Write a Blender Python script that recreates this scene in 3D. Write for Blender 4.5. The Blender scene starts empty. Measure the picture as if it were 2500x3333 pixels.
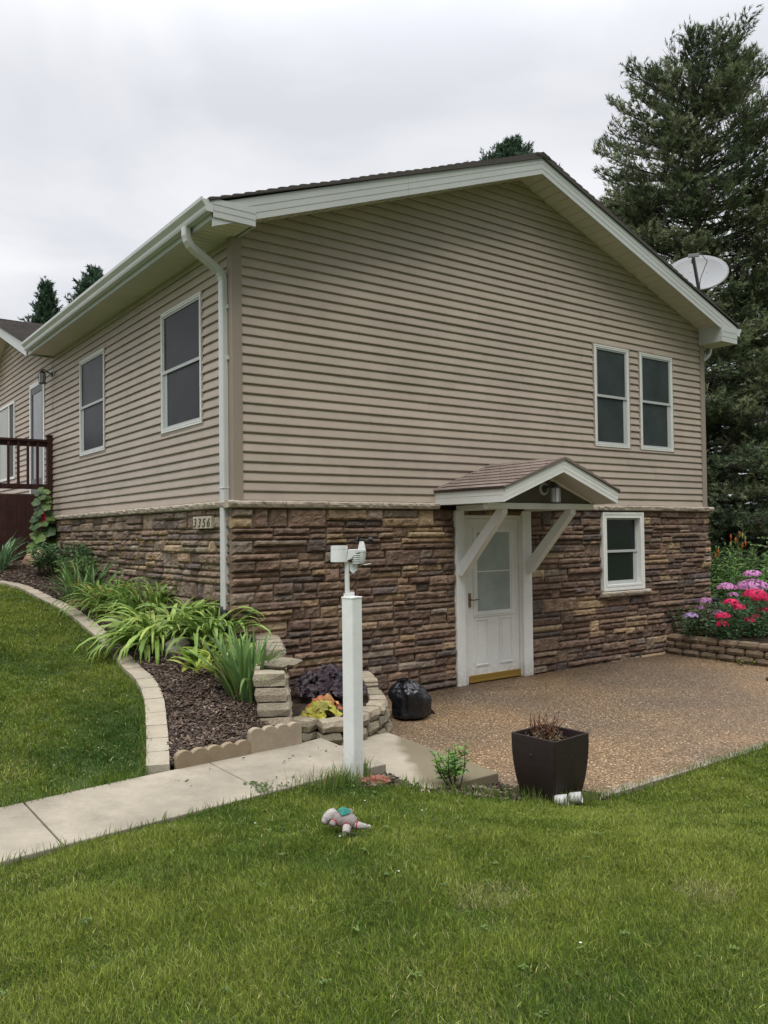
import bpy, bmesh, math, random
import numpy as np
from mathutils import Vector, Matrix, noise as mnoise
R_ = math.radians
random.seed(7); rng = np.random.default_rng(7)
scene = bpy.context.scene
COL = scene.collection

# ------------------------------------------------------------ camera
cam_d = bpy.data.cameras.new('camera'); cam = bpy.data.objects.new('camera', cam_d); COL.objects.link(cam)
scene.camera = cam
cam_d.sensor_fit = 'VERTICAL'; cam_d.sensor_height = 36.0; cam_d.sensor_width = 27.0
cam_d.lens = 28.9686
cam_d.clip_start = 0.1; cam_d.clip_end = 2000
CM = [[0.806429, -0.004651, -0.591313, -3.768207], [-0.591203, -0.027171, -0.806065, -7.716541], [-0.012318, 0.99962, -0.024661, 1.9], [0.0, 0.0, 0.0, 1.0]]
cam.matrix_world = Matrix(CM)
CAM = Vector((CM[0][3], CM[1][3], CM[2][3])); FWD = Vector((-CM[0][2], -CM[1][2], 0)).normalized()
scene.render.resolution_x = 768; scene.render.resolution_y = 1024

# ------------------------------------------------------------ sky, sun, exposure
w = bpy.data.worlds.new('World'); scene.world = w; w.use_nodes = True
nt = w.node_tree; nt.nodes.clear()
def N(nt, t, **k):
    n = nt.nodes.new(t)
    for a, b in k.items(): setattr(n, a, b)
    return n
SUN_EL, SUN_AZ = R_(60), R_(-146)      # azimuth measured from +Y towards +X
def world():
    L = nt.links.new
    sky = N(nt, 'ShaderNodeTexSky', sky_type='NISHITA', sun_disc=False); sky.sun_elevation = SUN_EL; sky.sun_rotation = SUN_AZ
    tc = N(nt, 'ShaderNodeTexCoord'); sep = N(nt, 'ShaderNodeSeparateXYZ'); L(tc.outputs['Generated'], sep.inputs[0])
    def M(op, a, b=None):
        m = N(nt, 'ShaderNodeMath', operation=op)
        for i, v in enumerate((a, b)):
            if v is None: continue
            if isinstance(v, (int, float)): m.inputs[i].default_value = v
            else: L(v, m.inputs[i])
        return m.outputs[0]
    zz = M('ADD', M('MAXIMUM', sep.outputs[2], 0.0), 0.22)
    cmb = N(nt, 'ShaderNodeCombineXYZ'); L(M('DIVIDE', sep.outputs[0], zz), cmb.inputs[0]); L(M('DIVIDE', sep.outputs[1], zz), cmb.inputs[1])
    n1 = N(nt, 'ShaderNodeTexNoise'); n1.inputs['Scale'].default_value = 1.5; n1.inputs['Detail'].default_value = 5; n1.inputs['Roughness'].default_value = .5; n1.inputs['Distortion'].default_value = .5
    L(cmb.outputs[0], n1.inputs['Vector'])
    ramp = N(nt, 'ShaderNodeValToRGB'); L(n1.outputs[0], ramp.inputs[0])
    e = ramp.color_ramp.elements
    e[0].position = .36; e[0].color = (SKY_DARK[0], SKY_DARK[1], SKY_DARK[2], 1); e[1].position = .60; e[1].color = (SKY_LIGHT[0], SKY_LIGHT[1], SKY_LIGHT[2], 1)
    # brighter towards the zenith, as under any overcast sky
    mr = N(nt, 'ShaderNodeMapRange'); mr.interpolation_type = 'SMOOTHSTEP'; L(sep.outputs[2], mr.inputs[0])
    mr.inputs[1].default_value = .45; mr.inputs[2].default_value = .95; mr.inputs[3].default_value = 10.0; mr.inputs[4].default_value = 10.0*ZEN
    south_dim = N(nt, 'ShaderNodeMapRange'); south_dim.interpolation_type = 'SMOOTHSTEP'; L(sep.outputs[1], south_dim.inputs[0])   # unseen southern sky dimmed, added to shape the light on the gable
    south_dim.inputs[1].default_value = -.75; south_dim.inputs[2].default_value = .1; south_dim.inputs[3].default_value = .38; south_dim.inputs[4].default_value = 1.0
    sc = N(nt, 'ShaderNodeVectorMath', operation='SCALE'); L(ramp.outputs[0], sc.inputs[0]); L(M('MULTIPLY', mr.outputs[0], south_dim.outputs[0]), sc.inputs['Scale'])
    mix = N(nt, 'ShaderNodeMix', data_type='RGBA'); mix.inputs[0].default_value = .97
    L(sky.outputs[0], mix.inputs[6]); L(sc.outputs[0], mix.inputs[7])
    bg = N(nt, 'ShaderNodeBackground'); bg.inputs[1].default_value = .1; L(mix.outputs[2], bg.inputs[0])
    o = N(nt, 'ShaderNodeOutputWorld'); L(bg.outputs[0], o.inputs[0])
SKY_DARK = (.62, .635, .68); SKY_LIGHT = (.80, .805, .83); ZEN = 4.4
world()
sd = bpy.data.lights.new('sun', 'SUN'); so = bpy.data.objects.new('sun', sd); COL.objects.link(so)
sd.energy = 1.5; sd.angle = R_(26); sd.color = (1, .965, .91)
so.location = (-20, -5, 30)
_sv = Vector((math.cos(SUN_EL)*math.sin(SUN_AZ), math.cos(SUN_EL)*math.cos(SUN_AZ), math.sin(SUN_EL)))
so.rotation_euler = _sv.to_track_quat('Z', 'Y').to_euler()
scene.view_settings.view_transform = 'Standard'; scene.view_settings.look = 'None'
scene.view_settings.gamma = 1; scene.view_settings.exposure = 0.26
scene.render.engine = 'CYCLES'

# ------------------------------------------------------------ materials
MATS = {}
def mat(name, base=(.5,.5,.5), rough=.6, spec=.5, metal=0, noise=None, mottle=None, bump=None, tint=False, transl=0, coat=0, dirt=0):
    """noise=(scale, amount) multiplies the colour; bump=(scale, strength, detail); tint: use the point colour attribute"""
    m = bpy.data.materials.new(name); m.use_nodes = True; nt = m.node_tree; nt.nodes.clear(); L = nt.links.new
    out = N(nt, 'ShaderNodeOutputMaterial'); p = N(nt, 'ShaderNodeBsdfPrincipled')
    p.inputs['Roughness'].default_value = rough; p.inputs['Metallic'].default_value = metal
    p.inputs['Specular IOR Level'].default_value = spec; p.inputs['Coat Weight'].default_value = coat
    tc = N(nt, 'ShaderNodeTexCoord')
    if tint:
        a = N(nt, 'ShaderNodeAttribute', attribute_name='tint'); col = a.outputs['Color']
    else:
        c = N(nt, 'ShaderNodeRGB'); c.outputs[0].default_value = (*base, 1); col = c.outputs[0]
    for nz in ([noise] if noise else []) + (mottle or []):
        n = N(nt, 'ShaderNodeTexNoise'); n.inputs['Scale'].default_value = nz[0]; n.inputs['Detail'].default_value = 5; n.inputs['Roughness'].default_value = .6
        L(tc.outputs['Object'], n.inputs['Vector'])
        mr = N(nt, 'ShaderNodeMapRange'); L(n.outputs[0], mr.inputs[0]); mr.inputs[1].default_value = .3; mr.inputs[2].default_value = .7
        mr.inputs[3].default_value = 1-nz[1]; mr.inputs[4].default_value = 1+nz[1]
        s = N(nt, 'ShaderNodeVectorMath', operation='SCALE'); L(col, s.inputs[0]); L(mr.outputs[0], s.inputs['Scale']); col = s.outputs[0]
    if dirt:      # splashed soil on the lowest part of the thing
        sp = N(nt, 'ShaderNodeSeparateXYZ'); L(tc.outputs['Object'], sp.inputs[0]); n = N(nt, 'ShaderNodeTexNoise'); n.inputs['Scale'].default_value = 22; n.inputs['Detail'].default_value = 6; L(tc.outputs['Object'], n.inputs['Vector'])
        a = N(nt, 'ShaderNodeMath', operation='MULTIPLY_ADD'); L(n.outputs[0], a.inputs[0]); a.inputs[1].default_value = .45; L(sp.outputs[2], a.inputs[2])
        mr = N(nt, 'ShaderNodeMapRange'); L(a.outputs[0], mr.inputs[0]); mr.inputs[1].default_value = dirt+.12; mr.inputs[2].default_value = dirt+.42; mr.inputs[3].default_value = .55; mr.inputs[4].default_value = 0
        mx = N(nt, 'ShaderNodeMix', data_type='RGBA'); L(mr.outputs[0], mx.inputs[0]); L(col, mx.inputs[6]); mx.inputs[7].default_value = (.22,.18,.12,1); col = mx.outputs[2]
    L(col, p.inputs['Base Color'])
    if bump:
        n = N(nt, 'ShaderNodeTexNoise'); n.inputs['Scale'].default_value = bump[0]; n.inputs['Detail'].default_value = bump[2] if len(bump) > 2 else 4
        L(tc.outputs['Object'], n.inputs['Vector'])
        b = N(nt, 'ShaderNodeBump'); b.inputs['Strength'].default_value = bump[1]; b.inputs['Distance'].default_value = .02
        L(n.outputs[0], b.inputs['Height']); L(b.outputs[0], p.inputs['Normal'])
    sh = p.outputs[0]
    if transl:
        t = N(nt, 'ShaderNodeBsdfTranslucent'); L(col, t.inputs[0])
        mx = N(nt, 'ShaderNodeMixShader'); mx.inputs[0].default_value = transl; L(sh, mx.inputs[1]); L(t.outputs[0], mx.inputs[2]); sh = mx.outputs[0]
    L(sh, out.inputs[0]); MATS[name] = m; return m

siding_m = mat('vinyl_siding', rough=.55, spec=.35, tint=True, noise=(.8, .09), mottle=[(4, .05), (40, .02)], bump=(25, .04))
trimtaupe_m = mat('taupe_trim', (.27,.225,.18), .55, .35, noise=(2, .05))
white_m = mat('white_trim', (.68,.69,.655), .5, .35, noise=(2.5, .06), mottle=[(30, .04)], dirt=.02)
fascia_m = mat('fascia_metal', (.47,.49,.47), .4, .45, noise=(1.5, .06))
gutter_m = mat('gutter_metal', (.52,.53,.505), .38, .5, noise=(2, .06))
soffit_m = mat('vinyl_soffit', (.56,.54,.44), .6, .3, noise=(1.5, .06))
stone_m = mat('ledge_stone', rough=.8, spec=.2, tint=True, noise=(14, .28), mottle=[(55, .2), (3, .15)], bump=(38, .55, 6))
grout_m = mat('dark_mortar', (.03,.025,.022), .9, .1)
ledge_m = mat('ledge_cap_stone', (.36,.31,.245), .75, .3, noise=(9, .18), mottle=[(60, .15)], bump=(30, .6, 6))
paver_m = mat('concrete_paver', rough=.85, spec=.25, tint=True, noise=(10, .1), mottle=[(120, .12), (2, .1)], bump=(110, .3, 5))
block_m = mat('wall_block', rough=.9, spec=.2, tint=True, noise=(8, .16), mottle=[(70, .22), (2.5, .18)], bump=(60, .5, 6))
concrete_m = mat('walk_concrete', (.275,.243,.188), .85, .25, noise=(1.4, .22), mottle=[(6, .12), (35, .07), (160, .12)], bump=(150, .2, 5))
soil_m = mat('soil', (.045,.033,.024), .95, .1, noise=(12, .4), bump=(40, .8))
turf_m = mat('turf_soil', (.042,.066,.018), .95, .1, noise=(6, .35), bump=(80, .8))
grass_m = mat('grass_blade', rough=.7, spec=.14, tint=True, transl=.3)
leaf_m = mat('leaf', rough=.5, spec=.35, tint=True, transl=.28)
needle_m = mat('needles', rough=.7, spec=.2, tint=True, transl=.15)
bark_m = mat('bark', (.075,.06,.05), .9, .2, noise=(12, .3), bump=(25, .8))
petal_m = mat('petals', rough=.6, spec=.3, tint=True, transl=.3)
chip_m = mat('bark_mulch', rough=.85, spec=.25, tint=True)
dark_m = mat('dark_plastic', (.012,.012,.013), .5, .4)
brown_m = mat('deck_stain', (.045,.017,.014), .6, .3, noise=(8, .3), bump=(40, .2))
glass_m = mat('window_glass', (.012,.017,.017), .1, .28)
screen_m = mat('window_screen', (.03,.042,.04), .5, .2, noise=(2.2, .3), mottle=[(400, .25)])
sidescreen_m = mat('window_screen_blue', (.016,.018,.021), .42, .16, noise=(1.8, .45), mottle=[(400, .25)])  # broad noise paints faint reflections into the pane colour
brass_m = mat('brass', (.48,.33,.09), .35, .5, metal=.85)
handle_m = mat('aged_brass', (.22,.17,.08), .4, .5, metal=.8)
frost_m = mat('frosted_glass', (.30,.35,.33), .35, .4, noise=(1.7, .22))
sash_m = mat('sash_vinyl', (.42,.44,.43), .5, .3)
lampglass_m = mat('lamp_glass', (.35,.36,.35), .2, .5)
iron_m = mat('lamp_metal', (.06,.06,.06), .4, .5, metal=.5)
dish_m = mat('dish_paint', (.20,.207,.21), .45, .4, noise=(3, .04))
bag_m = mat('bag_plastic', (.008,.009,.011), .26, .5, noise=(6, .3), bump=(11, 1.0, 2))
pot_m = mat('pot_resin', (.021,.013,.012), .36, .4, noise=(5, .2), bump=(140, .35))
toy_m = mat('plush', rough=.95, spec=.1, tint=True, noise=(30, .12), bump=(160, .7))
rock_m = mat('field_stone', rough=.85, spec=.25, tint=True, noise=(9, .3), mottle=[(50, .2)], bump=(30, .7))
plastic_m = mat('station_plastic', (.66,.68,.66), .45, .4, noise=(6, .03))
postw_m = mat('vinyl_post', (.70,.72,.69), .4, .45, noise=(3, .05), mottle=[(14, .05)], dirt=.04)

def shingle_mat(name, c1, c2, c3, sx, sy):
    m = bpy.data.materials.new(name); m.use_nodes = True; nt = m.node_tree; L = nt.links.new
    p = nt.nodes['Principled BSDF']; p.inputs['Roughness'].default_value = .92; p.inputs['Specular IOR Level'].default_value = .15
    uv = N(nt, 'ShaderNodeUVMap'); br = N(nt, 'ShaderNodeTexBrick'); L(uv.outputs[0], br.inputs['Vector'])
    br.inputs['Scale'].default_value = 1; br.inputs['Brick Width'].default_value = sx; br.inputs['Row Height'].default_value = sy
    br.inputs['Mortar Size'].default_value = .006; br.inputs['Mortar Smooth'].default_value = .2; br.inputs['Bias'].default_value = 0
    br.inputs['Color1'].default_value = (*c1, 1); br.inputs['Color2'].default_value = (*c2, 1); br.inputs['Mortar'].default_value = (*c3, 1)
    n = N(nt, 'ShaderNodeTexNoise'); n.inputs['Scale'].default_value = 180; L(uv.outputs[0], n.inputs['Vector'])
    mr = N(nt, 'ShaderNodeMapRange'); L(n.outputs[0], mr.inputs[0]); mr.inputs[1].default_value = .3; mr.inputs[2].default_value = .7; mr.inputs[3].default_value = .7; mr.inputs[4].default_value = 1.3
    s = N(nt, 'ShaderNodeVectorMath', operation='SCALE'); L(br.outputs['Color'], s.inputs[0]); L(mr.outputs[0], s.inputs['Scale'])
    L(s.outputs[0], p.inputs['Base Color'])
    b = N(nt, 'ShaderNodeBump'); b.inputs['Strength'].default_value = .5; b.inputs['Distance'].default_value = .01; L(n.outputs[0], b.inputs['Height']); L(b.outputs[0], p.inputs['Normal'])
    return m
shingle_m = shingle_mat('roof_shingles', (.075,.066,.06), (.10,.088,.08), (.03,.027,.025), .33, .14)
canopysh_m = shingle_mat('canopy_shingles', (.20,.155,.13), (.25,.20,.17), (.055,.042,.036), .26, .128)

def aggregate_mat():
    m = bpy.data.materials.new('exposed_aggregate'); m.use_nodes = True; nt = m.node_tree; L = nt.links.new
    p = nt.nodes['Principled BSDF']; tc = N(nt, 'ShaderNodeTexCoord')
    v = N(nt, 'ShaderNodeTexVoronoi'); v.inputs['Scale'].default_value = 74; L(tc.outputs['Object'], v.inputs['Vector'])
    sep = N(nt, 'ShaderNodeSeparateXYZ'); L(v.outputs['Color'], sep.inputs[0])
    r = N(nt, 'ShaderNodeValToRGB'); L(sep.outputs[0], r.inputs[0]); cr = r.color_ramp; cr.interpolation = 'CONSTANT'
    pal = [(0,(.095,.068,.045)),(.22,(.135,.096,.060)),(.45,(.168,.122,.078)),(.66,(.20,.150,.100)),(.84,(.255,.20,.14)),(.91,(.14,.112,.090)),(.96,(.40,.345,.265))]
    cr.elements[0].position = 0; cr.elements[0].color = (*pal[0][1], 1)
    cr.elements[1].position = pal[1][0]; cr.elements[1].color = (*pal[1][1], 1)
    for q, c in pal[2:]:
        e = cr.elements.new(q); e.color = (*c, 1)
    d = N(nt, 'ShaderNodeMapRange'); L(v.outputs['Distance'], d.inputs[0]); d.inputs[1].default_value = .35; d.inputs[2].default_value = .75; d.inputs[3].default_value = 1.1; d.inputs[4].default_value = .45
    s = N(nt, 'ShaderNodeVectorMath', operation='SCALE'); L(r.outputs[0], s.inputs[0]); L(d.outputs[0], s.inputs['Scale'])
    col = s.outputs[0]
    # damp, worn and bare zones (marks with a shape of their own)
    n2 = N(nt, 'ShaderNodeTexNoise'); n2.inputs['Scale'].default_value = .55; n2.inputs['Detail'].default_value = 5; n2.inputs['Distortion'].default_value = .6; L(tc.outputs['Object'], n2.inputs['Vector'])
    r2 = N(nt, 'ShaderNodeMapRange'); L(n2.outputs[0], r2.inputs[0]); r2.inputs[1].default_value = .38; r2.inputs[2].default_value = .62; r2.inputs[3].default_value = 0; r2.inputs[4].default_value = 1
    mx = N(nt, 'ShaderNodeMix', data_type='RGBA'); L(r2.outputs[0], mx.inputs[0])
    mx.inputs[6].default_value = (1.45,1.28,1.02,1); mx.inputs[7].default_value = (.98,.94,.90,1)
    ml = N(nt, 'ShaderNodeMix', data_type='RGBA', blend_type='MULTIPLY'); ml.inputs[0].default_value = 1; L(col, ml.inputs[6]); L(mx.outputs[2], ml.inputs[7])
    sp = N(nt, 'ShaderNodeSeparateXYZ'); L(tc.outputs['Object'], sp.inputs[0])
    # wet band that has crept out from the foot of the wall
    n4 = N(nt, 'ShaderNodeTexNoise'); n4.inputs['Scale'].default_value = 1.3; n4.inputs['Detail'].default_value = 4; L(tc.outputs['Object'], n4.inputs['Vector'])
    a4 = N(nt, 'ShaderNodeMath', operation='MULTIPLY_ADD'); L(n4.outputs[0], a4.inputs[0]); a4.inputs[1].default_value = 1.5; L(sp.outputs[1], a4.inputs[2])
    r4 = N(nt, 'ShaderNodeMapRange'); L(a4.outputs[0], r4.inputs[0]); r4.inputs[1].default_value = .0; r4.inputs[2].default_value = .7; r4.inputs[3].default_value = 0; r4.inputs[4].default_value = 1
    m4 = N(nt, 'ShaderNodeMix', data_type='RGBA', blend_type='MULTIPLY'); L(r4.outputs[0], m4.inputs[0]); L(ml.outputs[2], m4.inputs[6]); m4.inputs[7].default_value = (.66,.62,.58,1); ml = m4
    # bare concrete rim along the lawn edge
    n3 = N(nt, 'ShaderNodeTexNoise'); n3.inputs['Scale'].default_value = 3; L(tc.outputs['Object'], n3.inputs['Vector'])
    a = N(nt, 'ShaderNodeMath', operation='MULTIPLY_ADD'); L(n3.outputs[0], a.inputs[0]); a.inputs[1].default_value = .35; L(sp.outputs[1], a.inputs[2])
    r3 = N(nt, 'ShaderNodeMapRange'); L(a.outputs[0], r3.inputs[0]); r3.inputs[1].default_value = -3.70; r3.inputs[2].default_value = -3.58; r3.inputs[3].default_value = .75; r3.inputs[4].default_value = 0
    m3 = N(nt, 'ShaderNodeMix', data_type='RGBA'); L(r3.outputs[0], m3.inputs[0]); L(ml.outputs[2], m3.inputs[6]); m3.inputs[7].default_value = (.29,.265,.23,1)
    L(m3.outputs[2], p.inputs['Base Color']); p.inputs['Roughness'].default_value = .6; p.inputs['Specular IOR Level'].default_value = .35
    b = N(nt, 'ShaderNodeBump'); b.invert = True; b.inputs['Strength'].default_value = .6; b.inputs['Distance'].default_value = .006; L(v.outputs['Distance'], b.inputs['Height']); L(b.outputs[0], p.inputs['Normal'])
    return m
agg_m = aggregate_mat()

def step_mat():
    m = mat('stained_step', (.29,.255,.195), .85, .25, noise=(1.4, .2), mottle=[(6, .1), (160, .12)], bump=(150, .2, 5)); nt = m.node_tree; L = nt.links.new
    p = [n for n in nt.nodes if n.type == 'BSDF_PRINCIPLED'][0]; src = p.inputs['Base Color'].links[0].from_socket
    tc = N(nt, 'ShaderNodeTexCoord'); sp = N(nt, 'ShaderNodeSeparateXYZ'); L(tc.outputs['Object'], sp.inputs[0]); n3 = N(nt, 'ShaderNodeTexNoise'); n3.inputs['Scale'].default_value = 4; L(tc.outputs['Object'], n3.inputs['Vector'])
    d = N(nt, 'ShaderNodeMath', operation='MULTIPLY_ADD'); L(sp.outputs[1], d.inputs[0]); d.inputs[1].default_value = -.55; L(sp.outputs[0], d.inputs[2])
    a = N(nt, 'ShaderNodeMath', operation='MULTIPLY_ADD'); L(n3.outputs[0], a.inputs[0]); a.inputs[1].default_value = .25; L(d.outputs[0], a.inputs[2])
    r = N(nt, 'ShaderNodeMapRange'); L(a.outputs[0], r.inputs[0]); r.inputs[1].default_value = 1.72; r.inputs[2].default_value = 1.82; r.inputs[3].default_value = 0; r.inputs[4].default_value = .85
    mx = N(nt, 'ShaderNodeMix', data_type='RGBA'); L(r.outputs[0], mx.inputs[0]); L(src, mx.inputs[6]); mx.inputs[7].default_value = (.135,.112,.066,1); L(mx.outputs[2], p.inputs['Base Color']); return m
step_m = step_mat()

# ------------------------------------------------------------ helpers
def root_loc(o):
    v = Vector((0,0,0))
    while o is not None: v += o.location; o = o.parent
    return v
class MB:
    def __init__(s): s.v = []; s.f = []; s.c = []; s.uv = None
    def add(s, vs, fs, col=(1,1,1)):
        o = len(s.v); s.v.extend(tuple(v) for v in vs); s.f.extend(tuple(i+o for i in f) for f in fs)
        s.c.extend([col]*len(vs)); return o
    def box(s, x0, x1, y0, y1, z0, z1, col=(1,1,1)):
        s.add([(x0,y0,z0),(x1,y0,z0),(x1,y1,z0),(x0,y1,z0),(x0,y0,z1),(x1,y0,z1),(x1,y1,z1),(x0,y1,z1)],
              [(0,3,2,1),(4,5,6,7),(0,1,5,4),(1,2,6,5),(2,3,7,6),(3,0,4,7)], col)
    def bar(s, a, b, w, h, up=(0,0,1), col=(1,1,1)):
        a, b = Vector(a), Vector(b); d = (b-a).normalized(); u = Vector(up); r = d.cross(u).normalized(); u = r.cross(d)
        vs = [p + r*(sx*w/2) + u*(sy*h/2) for p in (a, b) for sx, sy in ((-1,-1),(1,-1),(1,1),(-1,1))]
        s.add(vs, [(3,2,1,0),(4,5,6,7),(0,1,5,4),(1,2,6,5),(2,3,7,6),(3,0,4,7)], col)
    def prism(s, poly, d, col=(1,1,1)):
        """poly: 3D planar outline, extruded by vector d"""
        n = len(poly); d = Vector(d); vs = [Vector(p) for p in poly]; vs = vs + [p+d for p in vs]
        s.add(vs, [tuple(range(n))[::-1], tuple(range(n, 2*n))] + [(i, (i+1) % n, n+(i+1) % n, n+i) for i in range(n)], col)
    def tube(s, pts, rad, n=6, col=(1,1,1), cap=True):
        pts = [Vector(p) for p in pts]; rr = rad if hasattr(rad, '__len__') else [rad]*len(pts)
        o = len(s.v); ref = Vector((0.13,0.21,1)).normalized()
        for i, p in enumerate(pts):
            t = (pts[min(i+1, len(pts)-1)]-pts[max(i-1, 0)])
            t = t.normalized() if t.length > 1e-9 else Vector((0,0,1))
            r = t.cross(ref) if abs(t.dot(ref)) < .95 else t.cross(Vector((1,0,0))); r.normalize(); u = r.cross(t)
            for k in range(n):
                a = 2*math.pi*k/n; s.v.append(tuple(p+(r*math.cos(a)+u*math.sin(a))*rr[i])); s.c.append(col)
        for i in range(len(pts)-1):
            for k in range(n):
                s.f.append((o+i*n+k, o+i*n+(k+1) % n, o+(i+1)*n+(k+1) % n, o+(i+1)*n+k))
        if cap: s.f.append(tuple(o+k for k in range(n))[::-1]); s.f.append(tuple(o+(len(pts)-1)*n+k for k in range(n)))
    def lathe(s, c, prof, n=20, col=(1,1,1), axis=None):
        """prof: list of (r, h)"""
        c = Vector(c); ax = Vector(axis or (0,0,1)).normalized(); a0 = ax.orthogonal().normalized(); b0 = ax.cross(a0)
        o = len(s.v)
        for r, h in prof:
            for k in range(n):
                a = 2*math.pi*k/n; s.v.append(tuple(c+ax*h+(a0*math.cos(a)+b0*math.sin(a))*r)); s.c.append(col)
        for i in range(len(prof)-1):
            for k in range(n): s.f.append((o+i*n+k, o+i*n+(k+1) % n, o+(i+1)*n+(k+1) % n, o+(i+1)*n+k))
        s.f.append(tuple(o+k for k in range(n))[::-1]); s.f.append(tuple(o+(len(prof)-1)*n+k for k in range(n)))
    def blob(s, c, r, col=(1,1,1), nz=.0, sc=3, nu=14, nv=9, rot=None, seed=0):
        c = Vector(c); o = len(s.v); rot = rot or Matrix.Identity(3)
        for i in range(nv+1):
            th = math.pi*i/nv
            for k in range(nu):
                ph = 2*math.pi*k/nu; d = Vector((math.sin(th)*math.cos(ph), math.sin(th)*math.sin(ph), math.cos(th)))
                q = 1 + (nz*mnoise.noise(d*sc+Vector((seed*7.1, seed*3.3, 0))) if nz else 0)
                s.v.append(tuple(c + rot @ Vector((d.x*r[0]*q, d.y*r[1]*q, d.z*r[2]*q)))); s.c.append(col)
        for i in range(nv):
            for k in range(nu): s.f.append((o+i*nu+k, o+(i+1)*nu+k, o+(i+1)*nu+(k+1) % nu, o+i*nu+(k+1) % nu))
    def build(s, name, m, parent=None, smooth=False, bevel=0):
        L = root_loc(parent) if parent else Vector((0,0,0))
        me = bpy.data.meshes.new(name)
        vs = np.array(s.v, dtype=float).reshape(-1, 3) - np.array(L)
        me.from_pydata(vs.tolist(), [], s.f); me.update()
        a = me.attributes.new('tint', 'FLOAT_COLOR', 'POINT')
        cc = np.ones((len(s.v), 4), dtype=np.float32); cc[:, :3] = np.array(s.c, dtype=np.float32); a.data.foreach_set('color', cc.ravel())
        if s.uv:
            ul = me.uv_layers.new(name='UVMap'); li = np.empty(len(me.loops), dtype=np.int32); me.loops.foreach_get('vertex_index', li)
            ul.data.foreach_set('uv', np.array(s.uv, dtype=np.float32)[li].ravel())
        if smooth: me.polygons.foreach_set('use_smooth', [True]*len(me.polygons))
        me.materials.append(m)
        o = bpy.data.objects.new(name, me); COL.objects.link(o); o.parent = parent
        if bevel:
            b = o.modifiers.new('bevel', 'BEVEL'); b.width = bevel; b.segments = 2; b.limit_method = 'ANGLE'
        return o
def empty(name, loc, label, cat, group=None):
    o = bpy.data.objects.new(name, None); COL.objects.link(o); o.location = loc; o.empty_display_size = .1
    o['label'] = label; o['category'] = cat
    if group: o['group'] = group
    return o
def tag(o, label, cat=None, group=None, kind=None):
    if label: o['label'] = label
    if cat: o['category'] = cat
    if group: o['group'] = group
    if kind: o['kind'] = kind
    return o
def fbm(p, o=3):
    return mnoise.fractal(p, 1.0, 2.0, o)
def jit(c, a):
    k = 1+random.uniform(-a, a); return (c[0]*k*(1+random.uniform(-a, a)*.25), c[1]*k, c[2]*k*(1+random.uniform(-a, a)*.25))
def vnoise(x, y, s, seed=0):
    r = np.random.default_rng(seed); o = 0
    for i in range(7):
        a = r.uniform(0, 6.28); k = s*r.uniform(.5, 1.9); ph = r.uniform(0, 6.28)
        o = o + np.sin(k*(x*np.cos(a)+y*np.sin(a)) + ph + 1.3*np.sin(.6*k*(x*np.sin(a)-y*np.cos(a))+ph*2))
    return o/4.2
def in_poly(x, y, poly):
    ins = np.zeros(x.shape, bool); n = len(poly)
    for i in range(n):
        x1, y1 = poly[i]; x2, y2 = poly[(i+1) % n]
        if y1 == y2: continue
        c = ((y1 > y) != (y2 > y)) & (x < (x2-x1)*(y-y1)/(y2-y1)+x1); ins ^= c
    return ins
def in_view(x, y, m=1.2, far=40):
    dx = x-CAM.x; dy = y-CAM.y; f = dx*FWD.x+dy*FWD.y; s = dx*FWD.y-dy*FWD.x
    return (f > 1.6) & (f < far) & (np.abs(s) < f*.49+m)
def fast_mesh(name, V, F, C, m, parent=None, loc=None):
    """V (n,3), F (k,3|4) numpy, C (n,3)"""
    me = bpy.data.meshes.new(name); L = np.array(root_loc(parent)) if parent else np.zeros(3)
    V = V - L
    me.vertices.add(len(V)); me.vertices.foreach_set('co', V.astype(np.float32).ravel())
    k = F.shape[1]; me.loops.add(F.size); me.loops.foreach_set('vertex_index', F.astype(np.int32).ravel())
    me.polygons.add(len(F)); me.polygons.foreach_set('loop_start', np.arange(0, F.size, k, dtype=np.int32)); me.polygons.foreach_set('loop_total', np.full(len(F), k, dtype=np.int32))
    me.update(calc_edges=True); me.validate()
    a = me.attributes.new('tint', 'FLOAT_COLOR', 'POINT'); cc = np.ones((len(V), 4), np.float32); cc[:, :3] = C; a.data.foreach_set('color', cc.ravel())
    me.materials.append(m); o = bpy.data.objects.new(name, me); COL.objects.link(o); o.parent = parent
    return o

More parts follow.
